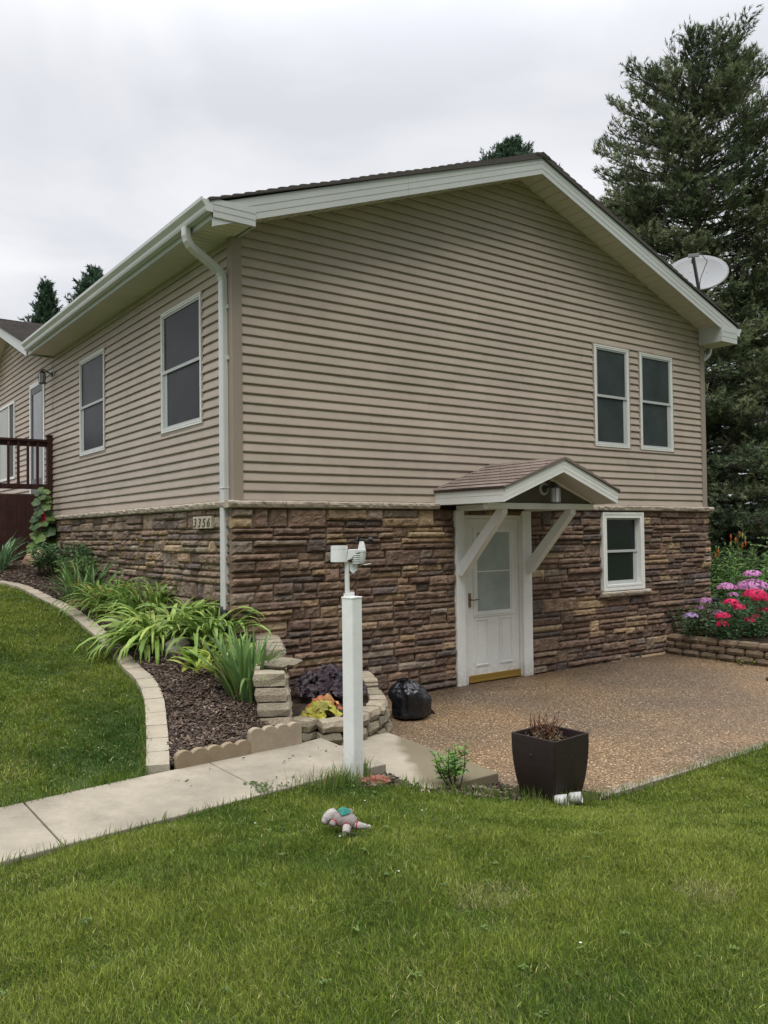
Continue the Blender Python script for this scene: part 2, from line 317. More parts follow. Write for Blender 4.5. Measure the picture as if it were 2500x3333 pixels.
# ------------------------------------------------------------ terrain height
TP=np.array([(-2.88,-3.27,.28),(-1.37,-2.99,.23),(-.81,-2.87,.2),(-.4,-3.0,.16),(0,-3.3,.09),(.5,-3.55,.02),(.9,-3.9,-.01),(2.3,-3.9,-.01),(4,-3.9,-.01),(8,-3.9,-.01),(12,-3.9,0),
(-3.2,-4.83,.34),(-2.2,-5.6,.34),(-1.2,-6.3,.3),(-3.8,-7.7,.34),(-1.34,-4,.29),(0,-4.6,.2),(1,-6,.2),(3,-5.5,.08),(6,-6,.05),(12,-8,0),(-7,-6,.45),(-7,-9,.4),(0,-10,.25),(6,-11,.1),
(-1.66,-2.13,.27),(-2.7,-2.37,.29),(-5,-2.9,.37),(-1.29,-1.29,.4),(-1.02,.1,.6),(-.93,1.7,.85),(-.95,3.5,1.08),(-1.15,4.4,1.22),(-1.8,5.0,1.3),(-3,5.4,1.36),(-6,5.6,1.45),
(-2.29,-.5,.56),(-3.5,-1,.5),(-1.9,1.15,.8),(-1.8,3,1.05),(-4,1.5,.9),(-6,0,.75),(-4,4,1.2),
(0,.25,.97),(0,.8,1.08),(0,2.3,1.17),(0,4.57,1.4),(0,6.7,1.62),(-.45,6.8,1.5),(-.86,6.8,1.44),(-3,6.8,1.5),(-3,10,1.7),(0,10,1.7),(-8,8,1.6),
(-.7,-1.85,.3),(-1.3,-2.05,.28),(-.45,-1.95,.24),(-.85,-1.1,.48),(-.6,-1.4,.42),(-.3,-.5,.74),(.1,-.15,.78),(-.1,0,.93),(-.45,.6,.8),(-.5,-.9,.58)],float)
def _k(r2): return np.where(r2>1e-12, .5*r2*np.log(np.maximum(r2,1e-12)),0.)
_n=len(TP); _A=np.zeros((_n+3,_n+3)); _d=((TP[:,None,:2]-TP[None,:,:2])**2).sum(-1)
_A[:_n,:_n]=_k(_d)+np.eye(_n)*.004; _A[:_n,_n]=1; _A[:_n,_n+1:]=TP[:,:2]; _A[_n,:_n]=1; _A[_n+1:,:_n]=TP[:,:2].T
_w=np.linalg.solve(_A,np.r_[TP[:,2],0,0,0])
def H(x,y):
    x=np.asarray(x,float);y=np.asarray(y,float);s=x.shape
    p=np.stack([x.ravel(),y.ravel()],1)
    o=np.empty(len(p))
    for i in range(0,len(p),20000):
        q=p[i:i+20000]; d=((q[:,None]-TP[None,:,:2])**2).sum(-1)
        o[i:i+20000]=_k(d)@_w[:_n]+_w[_n]+q@_w[_n+1:]
    return o.reshape(s)
def Hs(x, y): return float(H(x, y))
def smooth_path(P, n=8):
    P = [Vector(p) for p in P]; out = []
    for i in range(len(P)-1):
        a, b, c, d = P[max(i-1, 0)], P[i], P[i+1], P[min(i+2, len(P)-1)]
        for k in range(n):
            t = k/n; out.append(.5*((2*b)+(c-a)*t+(2*a-5*b+4*c-d)*t*t+(3*b-a-3*c+d)*t**3))
    out.append(P[-1]); return out
def offset_path(P, d):
    out = []
    for i, p in enumerate(P):
        t = (P[min(i+1, len(P)-1)]-P[max(i-1, 0)]).normalized(); out.append(p+Vector((t.y, -t.x))*d)
    return out
EDGE = smooth_path([(-1.63,-2.09),(-1.50,-1.75),(-1.35,-1.33),(-1.16,-.73),(-1.02,.1),(-.94,.88),(-.92,1.7),(-.94,2.58),(-.98,3.66),(-1.2,4.57),(-1.8,5.1),(-3,5.42),(-5,5.6)])
EDGE_IN = offset_path(EDGE, .085); EDGE_OUT = offset_path(EDGE, -.085)
WALK_LO = [(-6,-4.0),(-2.88,-3.27),(-1.37,-2.99),(-.81,-2.88),(-.17,-2.80)]
WALK_UP = [(-6,-3.08),(-2.7,-2.37),(-1.79,-2.17),(-.42,-1.92),(-.13,-1.82)]
LAWN_FRONT = [(-8,-4.5)]+WALK_LO[:4]+[(-.5,-3.0),(-.25,-3.2),(.1,-3.42),(.45,-3.62),(.75,-3.84),(1.5,-3.87),(2.4,-3.85),(4,-3.87),(13,-3.87),(13,-13),(-9,-13)]
LAWN_SIDE = [(-8,-3.55)]+WALK_UP[:3]+[(-1.73,-2.15)]+[tuple(p) for p in EDGE_OUT]+[(-8,6.0)]
STACK = smooth_path([(-.50,-1.76),(-.30,-1.38),(-.04,-.92),(.18,-.48),(.36,-.10)], 6)
BED = [(-1.55,-2.07),(-1.1,-2.0),(-.62,-1.90)]+[tuple(p) for p in STACK]+[(.42,.03),(-.02,.03),(-.02,7.0),(-5,7.0)]+[tuple(p) for p in EDGE_IN[::-1]]
def sheet(name, poly, zf, m, step=.15, kind='structure', uvn=None):
    from mathutils.geometry import delaunay_2d_cdt
    P = []
    n = len(poly)
    for i in range(n):
        a, b = Vector(poly[i]), Vector(poly[(i+1) % n]); k = max(1, int((b-a).length/step))
        for j in range(k): P.append(a+(b-a)*(j/k))
    nb = len(P); xs = [p[0] for p in poly]; ys = [p[1] for p in poly]
    gx, gy = np.meshgrid(np.arange(min(xs), max(xs), step), np.arange(min(ys), max(ys), step)); gx = gx.ravel(); gy = gy.ravel()
    ins = in_poly(gx, gy, poly)
    P += [Vector((x, y)) for x, y in zip(gx[ins], gy[ins])]
    vs, _, fs, *_ = delaunay_2d_cdt(P, [(i, (i+1) % nb) for i in range(nb)], [], 1, 1e-5)
    X = np.array([v.x for v in vs]); Y = np.array([v.y for v in vs]); Z = zf(X, Y)
    b = MB(); b.add(list(zip(X, Y, Z)), [tuple(f) for f in fs]); o = b.build(name, m, smooth=True)
    if kind: o['kind'] = kind
    return o

# base ground: one sheet out to the horizon
def base_z(X, Y):
    near = H(np.clip(X, -8, 14), np.clip(Y, -12, 9)) - .08
    d = np.maximum(np.maximum(np.abs(X-2)-10, np.abs(Y+2)-10), 0); t = np.clip(d/12, 0, 1); t = t*t*(3-2*t)
    far = .22 + 1.1*np.clip((-X-2)/10, 0, 1)*np.clip(Y/6, 0, 1)
    z = near*(1-t)+far*t
    cut = (X > -.12) & (X < 16) & (Y > -3.8) & (Y < 15)
    q = np.clip(np.minimum((X-9)/6, 1), 0, 1); z = np.where(cut, np.where(X > 9, -.14*(1-q)+.2*q, -.14), z)
    return z
gx = np.unique(np.r_[np.arange(-12, 20, .3), -np.geomspace(12, 1500, 22), np.geomspace(20, 1500, 22)]); gy = np.unique(np.r_[np.arange(-14, 18, .3), -np.geomspace(14, 1500, 22), np.geomspace(18, 1500, 22)])
GX, GY = np.meshgrid(gx, gy); GZ = base_z(GX, GY); nx, ny = len(gx), len(gy)
idx = np.arange(nx*ny).reshape(ny, nx); F = np.stack([idx[:-1,:-1], idx[:-1,1:], idx[1:,1:], idx[1:,:-1]], -1).reshape(-1, 4)
field_m = mat('field_grass', (.055,.085,.022), .95, .1, noise=(.25, .35), mottle=[(9, .3)], bump=(30, .5))
g = fast_mesh('ground', np.stack([GX.ravel(), GY.ravel(), GZ.ravel()], 1), F, np.ones((nx*ny, 3)), field_m); g['kind'] = 'structure'

sheet('lawn', LAWN_FRONT, lambda x, y: H(x, y)-.015, turf_m, .25)
sheet('side_lawn', LAWN_SIDE, lambda x, y: H(x, y)-.01, turf_m, .25)
def bed_z(x, y): return H(x, y)+.012*vnoise(x, y, 9, 3)
sheet('mulch_bed', BED, bed_z, soil_m, .08)
SOIL = [(-.62,-2.86),(-.15,-2.78),(-.15,-3.2),(.58,-3.2),(.62,-3.35),(.95,-3.7),(.95,-3.95),(.5,-3.75),(.1,-3.5),(-.25,-3.28),(-.6,-3.06)]
sheet('soil_strip', SOIL, lambda x, y: np.maximum(H(x, y), .01)-.02+.015*vnoise(x, y, 12, 5)-.06*(x > -.13)*np.clip((y+3.5)/.3, 0, 1), soil_m, .07)

# patio and walk slabs
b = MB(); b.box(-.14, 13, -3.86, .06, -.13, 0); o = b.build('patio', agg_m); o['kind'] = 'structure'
def zw(x): return .2 + .1*min(max((-.15-x)/2.7, 0), 1.25)
def lerp_walk(P, x):
    for (x1, y1), (x2, y2) in zip(P, P[1:]):
        if x1 <= x <= x2: return y1+(y2-y1)*(x-x1)/(x2-x1)
    return P[-1][1]
def slab(xa, xb, ya=None):
    xs = [xa+(xb-xa)*k/6 for k in range(7)]; lo = [(x, lerp_walk(WALK_LO, x)) for x in xs]; up = [(x+(.04 if x > -.2 else 0), lerp_walk(WALK_UP, x)) for x in xs]
    b = MB(); vs = [(x, y, zw(x)) for x, y in lo]+[(x, y, zw(x)) for x, y in up]; vs += [(x, y, zw(x)-.12) for x, y, *_ in vs]
    n = 7; f = []
    for k in range(6):
        f.append((k, k+1, n+k+1, n+k)); f.append((2*n+k, 3*n+k, 3*n+k+1, 2*n+k+1))
        f.append((k, 2*n+k, 2*n+k+1, k+1)); f.append((n+k, n+k+1, 3*n+k+1, 3*n+k))
    f += [(0, n, 3*n, 2*n), (n-1, 3*n-1, 4*n-1, 2*n-1)]
    b.add(vs, f); o = b.build('walk_slab', concrete_m, bevel=.006); o['kind'] = 'structure'
slab(-6, -2.57); slab(-2.56, -1.24); slab(-1.232, -.17)
b = MB(); b.prism([(-.165,-1.80,-.02),(.1,-1.72,-.02),(.66,-1.70,-.02),(.56,-3.22,-.02),(-.16,-3.22,-.02)], (0,0,.12)); o = b.build('walk_step', step_m, bevel=.008); o['kind'] = 'structure'

# ------------------------------------------------------------ paver edging round the side lawn
def oriented_block(b, c, t, L, D, h, z0, rough=.0, col=(.4,.36,.3), taper=0, nz=3, seed=0, chamfer=.012, slope=0, slope2=0):
    """block centred on c (2D), length L along t, depth D to the right of t (rough side), base at z0"""
    t = Vector((t[0], t[1])).normalized(); n = Vector((t.y, -t.x)); nl, nh, nd = max(2, int(L/.045)), max(2, int(h/.04)), 2
    def P(u, v, ww):   # u along, v depth (-.5..5), ww height 0..1
        q = 1 - taper*(.5-v) ; x = c[0]+t.x*u*L*q+n.x*v*D; y = c[1]+t.y*u*L*q+n.y*v*D; z = z0+ww*h+slope*u*L+slope2*v*D
        return [x, y, z]
    o0 = len(b.v)
    # six faces as grids; vertices displaced by position noise so shared edges stay closed
    def grid(fn, a, bb, flip):
        o = len(b.v)
        for i in range(a+1):
            for j in range(bb+1):
                u, v, ww = fn(i/a, j/bb); p = P(u, v, ww); e = rough
                q = Vector(p)*14+Vector((seed, 0, 0)); nn = mnoise.noise_vector(q)
                k = e*(.25+1.1*max(0, v+.1)); 
                ed = 0
                if abs(abs(u)-.5) < .01: ed += 1
                if abs(abs(v)-.5) < .01: ed += 1
                if ww < .01 or ww > .99: ed += 1
                if ed >= 2:
                    cc = Vector((c[0], c[1], z0+h/2)); dd = (cc-Vector(p)); p = [p[m_]+dd[m_]/max(dd.length, 1e-6)*chamfer*(ed-1) for m_ in range(3)]
                bulge = n*(e*1.0*max(0, v+.2)*(1-(2*u)**4)*(1-(2*ww-1)**4))
                b.v.append((p[0]+nn.x*k+bulge.x, p[1]+nn.y*k+bulge.y, p[2]+nn.z*k*.6)); b.c.append(col)
        for i in range(a):
            for j in range(bb):
                f = (o+i*(bb+1)+j, o+(i+1)*(bb+1)+j, o+(i+1)*(bb+1)+j+1, o+i*(bb+1)+j+1); b.f.append(f[::-1] if flip else f)
    grid(lambda a, d: (a-.5, .5, d), nl, nh, False); grid(lambda a, d: (a-.5, -.5, d), nl, nh, True)
    grid(lambda a, d: (a-.5, d-.5, 1), nl, nd, True); grid(lambda a, d: (a-.5, d-.5, 0), nl, nd, False)
    grid(lambda a, d: (.5, a-.5, d), nd, nh, True); grid(lambda a, d: (-.5, a-.5, d), nd, nh, False)
def along(P, s):
    for a, b in zip(P, P[1:]):
        l = (b-a).length
        if s <= l: return a+(b-a)*(s/l), (b-a).normalized()
        s -= l
    return P[-1], (P[-1]-P[-2]).normalized()
def plen(P): return sum((b-a).length for a, b in zip(P, P[1:]))
root = empty('paver_edging', (-1.63, -2.09, .28), 'curved row of tan concrete pavers between the side lawn and the mulch bed', 'edging')
s = .0; Ltot = plen(EDGE)-.5
while s < Ltot:
    L = .265*random.uniform(.93, 1.06); c, t = along(EDGE, s+L/2); b = MB()
    oriented_block(b, c, t, L-.002, .165, .09, Hs(c.x, c.y)-.068+random.uniform(-.002, .002), .003, jit((.315,.275,.21), .10), chamfer=.003, seed=s, slope=(Hs(c.x+t.x*.1, c.y+t.y*.1)-Hs(c.x-t.x*.1, c.y-t.y*.1))/.2)
    b.build('paver', paver_m, root); s += L

# ------------------------------------------------------------ scalloped edging along the walk
def scallop(p0, p1, n, h, zb, label, th=.05, col=(.34,.28,.2)):
    p0, p1 = Vector(p0), Vector(p1); t = (p1-p0).normalized(); L = (p1-p0).length; b = MB(); prof = []
    for k in range(n):
        r = L/n/2
        for a in range(9):
            if k and a == 0: continue
            an = math.pi*(1-a/8); prof.append((L/n*(k+.5)+r*math.cos(an), h-r*.55+r*.62*math.sin(an)))
    nn = Vector((-t.y, t.x))*th; zz = lambda s_: zb[0]+(zb[1]-zb[0])*s_/L
    top = [(p0.x+t.x*u, p0.y+t.y*u, zz(u)+v) for u, v in prof]
    N_ = len(top); vs = top+[(x+nn.x, y+nn.y, z) for x, y, z in top]+[(p0.x+t.x*u, p0.y+t.y*u, zz(u)-.05) for u, v in prof]+[(p0.x+t.x*u+nn.x, p0.y+t.y*u+nn.y, zz(u)-.05) for u, v in prof]
    f = []
    for k in range(N_-1):
        f += [(k, k+1, N_+k+1, N_+k), (2*N_+k, 2*N_+k+1, k+1, k), (N_+k, N_+k+1, 3*N_+k+1, 3*N_+k)]
    f += [(0, N_, 3*N_, 2*N_), (N_-1, 3*N_-1, 4*N_-1, 2*N_-1)]
    b.add(vs, f, col); o = b.build('scalloped_edging', paver_m, bevel=.004)
    tag(o, label, 'edging', 'scalloped concrete edging pieces along the walk')
scallop((-1.50,-2.13), (-.87,-2.02), 5, .095, (.27,.24), 'low scalloped concrete edging piece half sunk beside the curved pavers', col=(.235,.185,.12))
scallop((-.865,-2.01), (-.37,-1.93), 4, .17, (.24,.21), 'taller scalloped concrete edging piece next to the stacked wall blocks', col=(.31,.255,.185))

# ------------------------------------------------------------ block walls
def wall_course(root, P, z0, h, L0, D, off, s0, s1, inset=0, rough=.02, col=(.27,.24,.19)):
    Q = offset_path(P, inset) if inset else P; s = s0+off
    while s < s1-.05:
        L = min(L0*random.uniform(.92, 1.05), s1-s)
        if s1-s-L < .08: L = s1-s
        c, t = along(Q, s+L/2); b = MB()
        oriented_block(b, c, t, L-.005, D, h-.004, z0, rough, jit(col, .13), taper=.12, seed=s*3+z0*7)
        b.build('wall_block', block_m, root); s += L
root = empty('retaining_wall', (-.5,-1.76,.2), 'stacked tan block retaining wall rising from the walk to the house corner', 'retaining wall')
for k in range(5):
    wall_course(root, STACK, .16+k*.12, .12, .25, .27, 0 if k % 2 else -.0, (.012*k), plen(STACK), inset=-.015*k, rough=.022, col=(.285,.245,.18))
wall_course(root, STACK, .16+5*.12, .10, .27, .26, 0, .75, plen(STACK), inset=-.06, rough=.02, col=(.30,.265,.20))
b = MB(); oriented_block(b, (-.27,-1.42), (.8,.35), .34, .24, .045, .762, .03, (.20,.175,.125), seed=4); b.build('cap_slab', block_m, root)
RING = smooth_path([(-.16,-1.42),(-.03,-1.68),(.26,-1.71),(.52,-1.57),(.78,-1.36),(.98,-1.08),(1.16,-.73),(1.34,-.38),(1.44,-.12)], 6)
root = empty('planter_wall', (.5,-1.6,0), 'low curved block planter wall between the walk step and the black trash bag', 'retaining wall')
for k in range(3):
    wall_course(root, RING, .0+k*.104, .104, .23+.02*k, .17, -.04*k, .06, plen(RING), inset=.04-.02*k, rough=.02, col=(.20,.175,.125) if k < 2 else (.29,.25,.185))
for q, (s_, zz_) in enumerate(((.0,.314),(.03,.346))):
    for j in range(3):
        c, t = along(RING, plen(RING)-.62+j*.2+s_); b = MB(); oriented_block(b, c, t, .19, .15, .03, zz_, .008, jit((.36,.31,.23), .08), chamfer=.006, seed=j+q*5); b.build('cap_slab', block_m, root)
RBED = smooth_path([(7.26,-.05),(7.22,-.7),(7.2,-1.3),(7.24,-2.0),(7.5,-2.8),(8.1,-3.3)][::1], 6)
root = empty('flower_bed_wall', (7.2,-1,0), 'low straight block wall holding up the bed of pink and red flowers', 'retaining wall')
for k in range(3):
    wall_course(root, RBED, k*.1, .1, .29, .17, -.14 if k == 1 else 0, .0, plen(RBED), inset=.02-.02*k-.0, rough=.015, col=(.17,.125,.085) if k < 2 else (.20,.15,.10))
sheet('flower_bed', [(7.28,.0),(7.26,-1.3),(7.3,-2.0),(7.6,-2.75),(8.2,-3.2),(13,-3.3),(13,3),(8.5,3),(8.36,0)], lambda x, y: .26+.03*vnoise(x, y, 5, 8)+.05*np.clip(x-7.5, 0, 2), soil_m, .2)
sheet('planter_soil', [(-.05,-1.35),(.03,-1.6),(.27,-1.64),(.5,-1.5),(.74,-1.28),(.92,-1.02),(1.1,-.68),(1.3,-.3),(1.38,-.02),(.3,-.02),(.1,-.6),(-.15,-1.1)], lambda x, y: .25+.02*vnoise(x, y, 9, 2)+.1*np.clip(1-(x+.3), 0, 1)*np.clip(y+1.2, 0, 1), soil_m, .1)

# ============================================================ THE HOUSE
W = 8.35; RX = 4.2; SL = .36
house = empty('house', (0,0,0), 'tan sided split level house with brown stacked stone base and white basement door', 'house')
def PT(pl, u, z, d):        # d outward from the wall
    return (u, -d, z) if pl == 'g' else (-d, u, z)
def pbox(b, pl, u0, u1, z0, z1, d0, d1, col=(1,1,1)):
    if pl == 'g': b.box(u0, u1, -d1, -d0, z0, z1, col)
    else: b.box(-d1, -d0, u0, u1, z0, z1, col)
def soff(x): return 6.59-SL*abs(x-RX)
def wsoff(y): return 6.06-SL*abs(y-10.0)
# solid core
b = MB(); n = 0
b.prism([(0,0,-.1),(W,0,-.1),(W,0,soff(W)+.1),(RX,0,soff(RX)+.1),(0,0,soff(0)+.1)], (0,14,0)); b.build('wall_core', grout_m, house)
b = MB(); b.prism([(.002,6.9,0),(.002,13.1,0),(.002,13.1,wsoff(13.1)+.1),(.002,10,wsoff(10)+.1),(.002,6.9,wsoff(6.9)+.1)], (8,0,0)); b.build('wall_core', grout_m, house)

WIN_G = [(5.655,6.405,3.115,4.555),(6.705,7.485,3.115,4.555)]; WIN_S = [(.765,1.915,3.145,4.57),(4.135,5.295,3.145,4.585),(7.45,8.42,2.6,4.66),(9.70,11.5,3.06,4.58)]
PROF = [(-.001,.002),(-.001,.0275),(.008,.0285),(.074,.0165),(.081,.006),(.1046,.002)]
def clipprof(za, zb):
    out = []
    for (z1, d1), (z2, d2) in zip(PROF, PROF[1:]):
        if z2-z1 < 1e-6:
            if za <= z1: out.append((z1, d1))
            continue
        if z2 <= za or z1 >= zb: continue
        for z in (max(z1, za), min(z2, zb)):
            q = (z, d1+(d2-d1)*(z-z1)/(z2-z1))
            if not out or abs(out[-1][0]-q[0])+abs(out[-1][1]-q[1]) > 1e-6: out.append(q)
    return out
def siding(pl, u0, u1, z0, ext, name, holes=()):
    b = MB(); k = 0; E = .1016; base = (.382,.322,.262)
    while True:
        z = z0+k*E; r = ext(z)
        if r is None or r[1]-r[0] < .05: break
        a0, a1 = max(u0, r[0]), min(u1, r[1])
        rs = random.Random((k//2)*13+len(name)); s = a0-0.0; seams = []; t = u0-rs.uniform(.1, 3.4)
        while t < a1:
            if t > a0+.05: seams.append(t)
            t += 3.66
        ed = [a0]+[q for q in seams if q < a1-.05]+[a1]
        for i in range(len(ed)-1):
            e0, e1 = ed[i], ed[i+1]+(.012 if i < len(ed)-2 else 0); lap = .0028 if i % 2 == 0 else 0
            c = jit(base, .045)
            pieces = [(e0, e1, -1, 9)]
            for (h0, h1, hz0, hz1) in holes:
                if z+E <= hz0 or z >= hz1: continue
                nw = []
                for (p0, p1, q0, q1) in pieces:
                    if h1 <= p0 or h0 >= p1: nw.append((p0, p1, q0, q1)); continue
                    if p0 < h0: nw.append((p0, h0, q0, q1))
                    if p1 > h1: nw.append((h1, p1, q0, q1))
                    m0, m1 = max(p0, h0), min(p1, h1)
                    if z < hz0: nw.append((m0, m1, q0, hz0-z))
                    if z+E > hz1: nw.append((m0, m1, hz1-z, q1))
                pieces = nw
            for (p0, p1, q0, q1) in pieces:
                pf = clipprof(q0, q1); m_ = len(pf)
                if m_ < 2 or p1-p0 < .004: continue
                nseg = max(1, int((p1-p0)/.6)); vs = []; fs = []
                for q in range(nseg+1):
                    u = p0+(p1-p0)*q/nseg; wv = .0011*math.sin(u*2.1+k*1.7)+.0008*math.sin(u*5.3+k)
                    for (dz, dd) in pf: vs.append(PT(pl, u, z+dz, dd+lap+(wv if dd > .005 else 0)))
                for q in range(nseg):
                    for j in range(m_-1):
                        o = q*m_+j; f = (o, o+m_, o+m_+1, o+1); fs.append(f if pl == 'g' else f[::-1])
                b.add(vs, fs, c)
        k += 1
    return b.build(name, siding_m, house)
def gext(z):
    if z > soff(RX)-.02: return None
    h = (soff(RX)-z)/SL; return (RX-h, RX+h)
siding('g', .06, W-.05, 2.25, gext, 'siding', WIN_G)
siding('s', .06, 6.9, 2.25, lambda z: (0, 6.9) if z < 4.95 else None, 'siding', WIN_S)
def wext(z):
    if z > wsoff(10)-.02: return None
    h = (wsoff(10)+.10-z)/SL; return (10-h, 10+h)
siding('s', 6.9, 13.1, 2.25+3*.1016, wext, 'siding', WIN_S)
# corner posts
for x0, x1, y0, y1 in ((-.042, .075, -.042, .075), (W-.085, W+.03, -.042, .085)):
    b = MB(); b.box(x0, x1, y0, y1, 2.245, 5.06); b.build('corner_post', trimtaupe_m, house, bevel=.006)
b = MB(); b.box(-.012, .0, .0, 6.85, 4.90, 4.97); b.build('frieze_trim', trimtaupe_m, house)

# ---- stacked stone veneer
PAL = [((.125,.082,.060), 26), ((.168,.112,.080), 28), ((.215,.148,.102), 20), ((.092,.073,.066), 13), ((.28,.195,.115), 8), ((.36,.27,.16), 6), ((.235,.19,.145), 9)]
PALB = [((.165,.12,.09), 20), ((.22,.162,.118), 26), ((.28,.21,.15), 22), ((.14,.115,.10), 10), ((.36,.26,.16), 12), ((.32,.265,.20), 12)]
def pick(pal):
    t = random.uniform(0, sum(w_ for _, w_ in pal))
    for c, w_ in pal:
        t -= w_
        if t <= 0:
            c = jit(c, .2); m_ = (.155,.112,.084); return tuple(.98*(.74*q+.26*w_2) for q, w_2 in zip(c, m_))
    return jit(pal[0][0], .2)
def stone(b, pl, u0, u1, z0, z1, d, col):
    g_ = .002; u0 += g_; u1 -= g_; z0 += g_; z1 -= g_
    if u1-u0 < .02 or z1-z0 < .012: return
    nu = max(3, int((u1-u0)/.028)); nv = max(3, int((z1-z0)/.02)); sd_ = random.uniform(0, 99); tilt = random.uniform(-.014, .014); tz = random.uniform(-.012, .014)
    o = len(b.v); jt = [random.uniform(-.006, .006) for _ in range(4)]
    for i in range(nu+1):
        for j in range(nv+1):
            a = i/nu; c = j/nv; eu = min(a, 1-a)*(u1-u0); ez = min(c, 1-c)*(z1-z0); e = min(eu, ez)
            rnd = 1-math.exp(-max(e, 0)/.0045)
            u = u0+(u1-u0)*a; z = z0+(z1-z0)*c
            wob = .004*mnoise.noise(Vector((u*9, z*9, sd_)))
            z += wob + (jt[0]*(1-a)+jt[1]*a)*(c if c > .5 else 0)*.6 ; u += .003*mnoise.noise(Vector((z*20, u*5, sd_+3)))
            dd = d*(.74+.26*rnd)+tilt*(a-.5)*rnd+tz*(c-.5)*rnd+(.012*mnoise.noise(Vector((u*14, z*22, sd_)))+.007*mnoise.noise(Vector((u*40, z*55, sd_))))*rnd
            if e <= 1e-6: dd = d*.62
            q = 1+.25*mnoise.noise(Vector((u*16, z*16, sd_))); b.v.append(PT(pl, u, z, dd)); b.c.append((col[0]*q, col[1]*q, col[2]*q))
    W_ = nv+1
    for i in range(nu):
        for j in range(nv):
            f = (o+i*W_+j, o+(i+1)*W_+j, o+(i+1)*W_+j+1, o+i*W_+j+1); b.f.append(f if pl == 'g' else f[::-1])
    ring = [o+i*W_ for i in range(nu+1)]+[o+nu*W_+j for j in range(1, nv+1)]+[o+i*W_+nv for i in range(nu-1, -1, -1)]+[o+j for j in range(nv-1, 0, -1)]
    o2 = len(b.v)
    for k_ in ring:
        x, y, z = b.v[k_]; b.v.append((x, 0.0, z) if pl == 'g' else (0.0, y, z)); b.c.append(col)
    n = len(ring)
    for k_ in range(n):
        f = (ring[k_], o2+k_, o2+(k_+1) % n, ring[(k_+1) % n]); b.f.append(f if pl == 'g' else f[::-1])
rows = []; z = -.06; rr = random.Random(3)
while z < 2.17:
    h = rr.choice([.14, .155, .17, .125, .185, .085]); rows.append((z, min(z+h, 2.17))); z += h
if rows[-1][1]-rows[-1][0] < .05: rows[-2] = (rows[-2][0], 2.17); rows.pop()
def veneer(pl, u0, u1, holes, zmin, pal, corner0=True):
    b = MB()
    for ri, (z0, z1) in enumerate(rows):
        spans = [(u0, u1)]; extra = []
        for (h0, h1, hz0, hz1) in holes:
            if z1 > hz0+.01 and z0 < hz1-.01:
                ns = []
                for a, c in spans:
                    if h1 <= a or h0 >= c: ns.append((a, c)); continue
                    if a < h0: ns.append((a, h0))
                    if c > h1: ns.append((h1, c))
                    if hz0-z0 > .02: extra.append((max(a, h0), min(c, h1), z0, hz0))
                    if z1-hz1 > .02: extra.append((max(a, h0), min(c, h1), hz1, z1))
                spans = ns
        for a, c, e0, e1 in extra:
            u = a
            while u < c-.001:
                Wd = random.uniform(.2, .4)
                if c-u-Wd < .09: Wd = c-u
                Wd = min(Wd, c-u); stone(b, pl, u, u+Wd, e0, e1, random.uniform(.05, .085), pick(pal)); u += Wd
        for a, c in spans:
            u = a
            while u < c-.001:
                Wd = random.choice([.24, .32, .42, .5, .6, .7]) * random.uniform(.85, 1.15)
                if c-u-Wd < .09: Wd = c-u
                Wd = min(Wd, c-u); mid = u+Wd/2
                if z1 > zmin(mid)-.05:
                    H_ = z1-z0; r = random.random()
                    if H_ > .12 and r < .20 and Wd > .2:     # one full-height squarish stone
                        w2 = min(Wd, random.uniform(.16, .26)); stone(b, pl, u, u+w2, z0, z1, random.uniform(.052, .09), pick(pal)); Wd = w2
                    elif H_ > .11 and r < .97:               # two thin courses
                        zm = z0+H_*random.choice([.38, .46, .5, .55, .62]); cu = u+Wd*random.uniform(.3, .7)
                        if random.random() < .45 and Wd > .3:
                            stone(b, pl, u, cu, z0, zm, random.uniform(.05, .095), pick(pal)); stone(b, pl, cu, u+Wd, z0, zm, random.uniform(.05, .095), pick(pal))
                        else: stone(b, pl, u, u+Wd, z0, zm, random.uniform(.05, .095), pick(pal))
                        cu = u+Wd*random.uniform(.3, .7)
                        if random.random() < .3 and Wd > .3:
                            stone(b, pl, u, cu, zm, z1, random.uniform(.05, .095), pick(pal)); stone(b, pl, cu, u+Wd, zm, z1, random.uniform(.05, .095), pick(pal))
                        else: stone(b, pl, u, u+Wd, zm, z1, random.uniform(.05, .095), pick(pal))
                    else: stone(b, pl, u, u+Wd, z0, z1, random.uniform(.05, .09), pick(pal))
                u += Wd
    return b.build('stone_veneer', stone_m, house)
veneer('g', -.072, W+.05, [(2.93, 4.225, -1, 2.10), (5.69, 6.62, 1.0, 2.155)], lambda u: -.1, PAL)
veneer('s', .0, 6.86, [], lambda u: .85+.1*u, PALB)
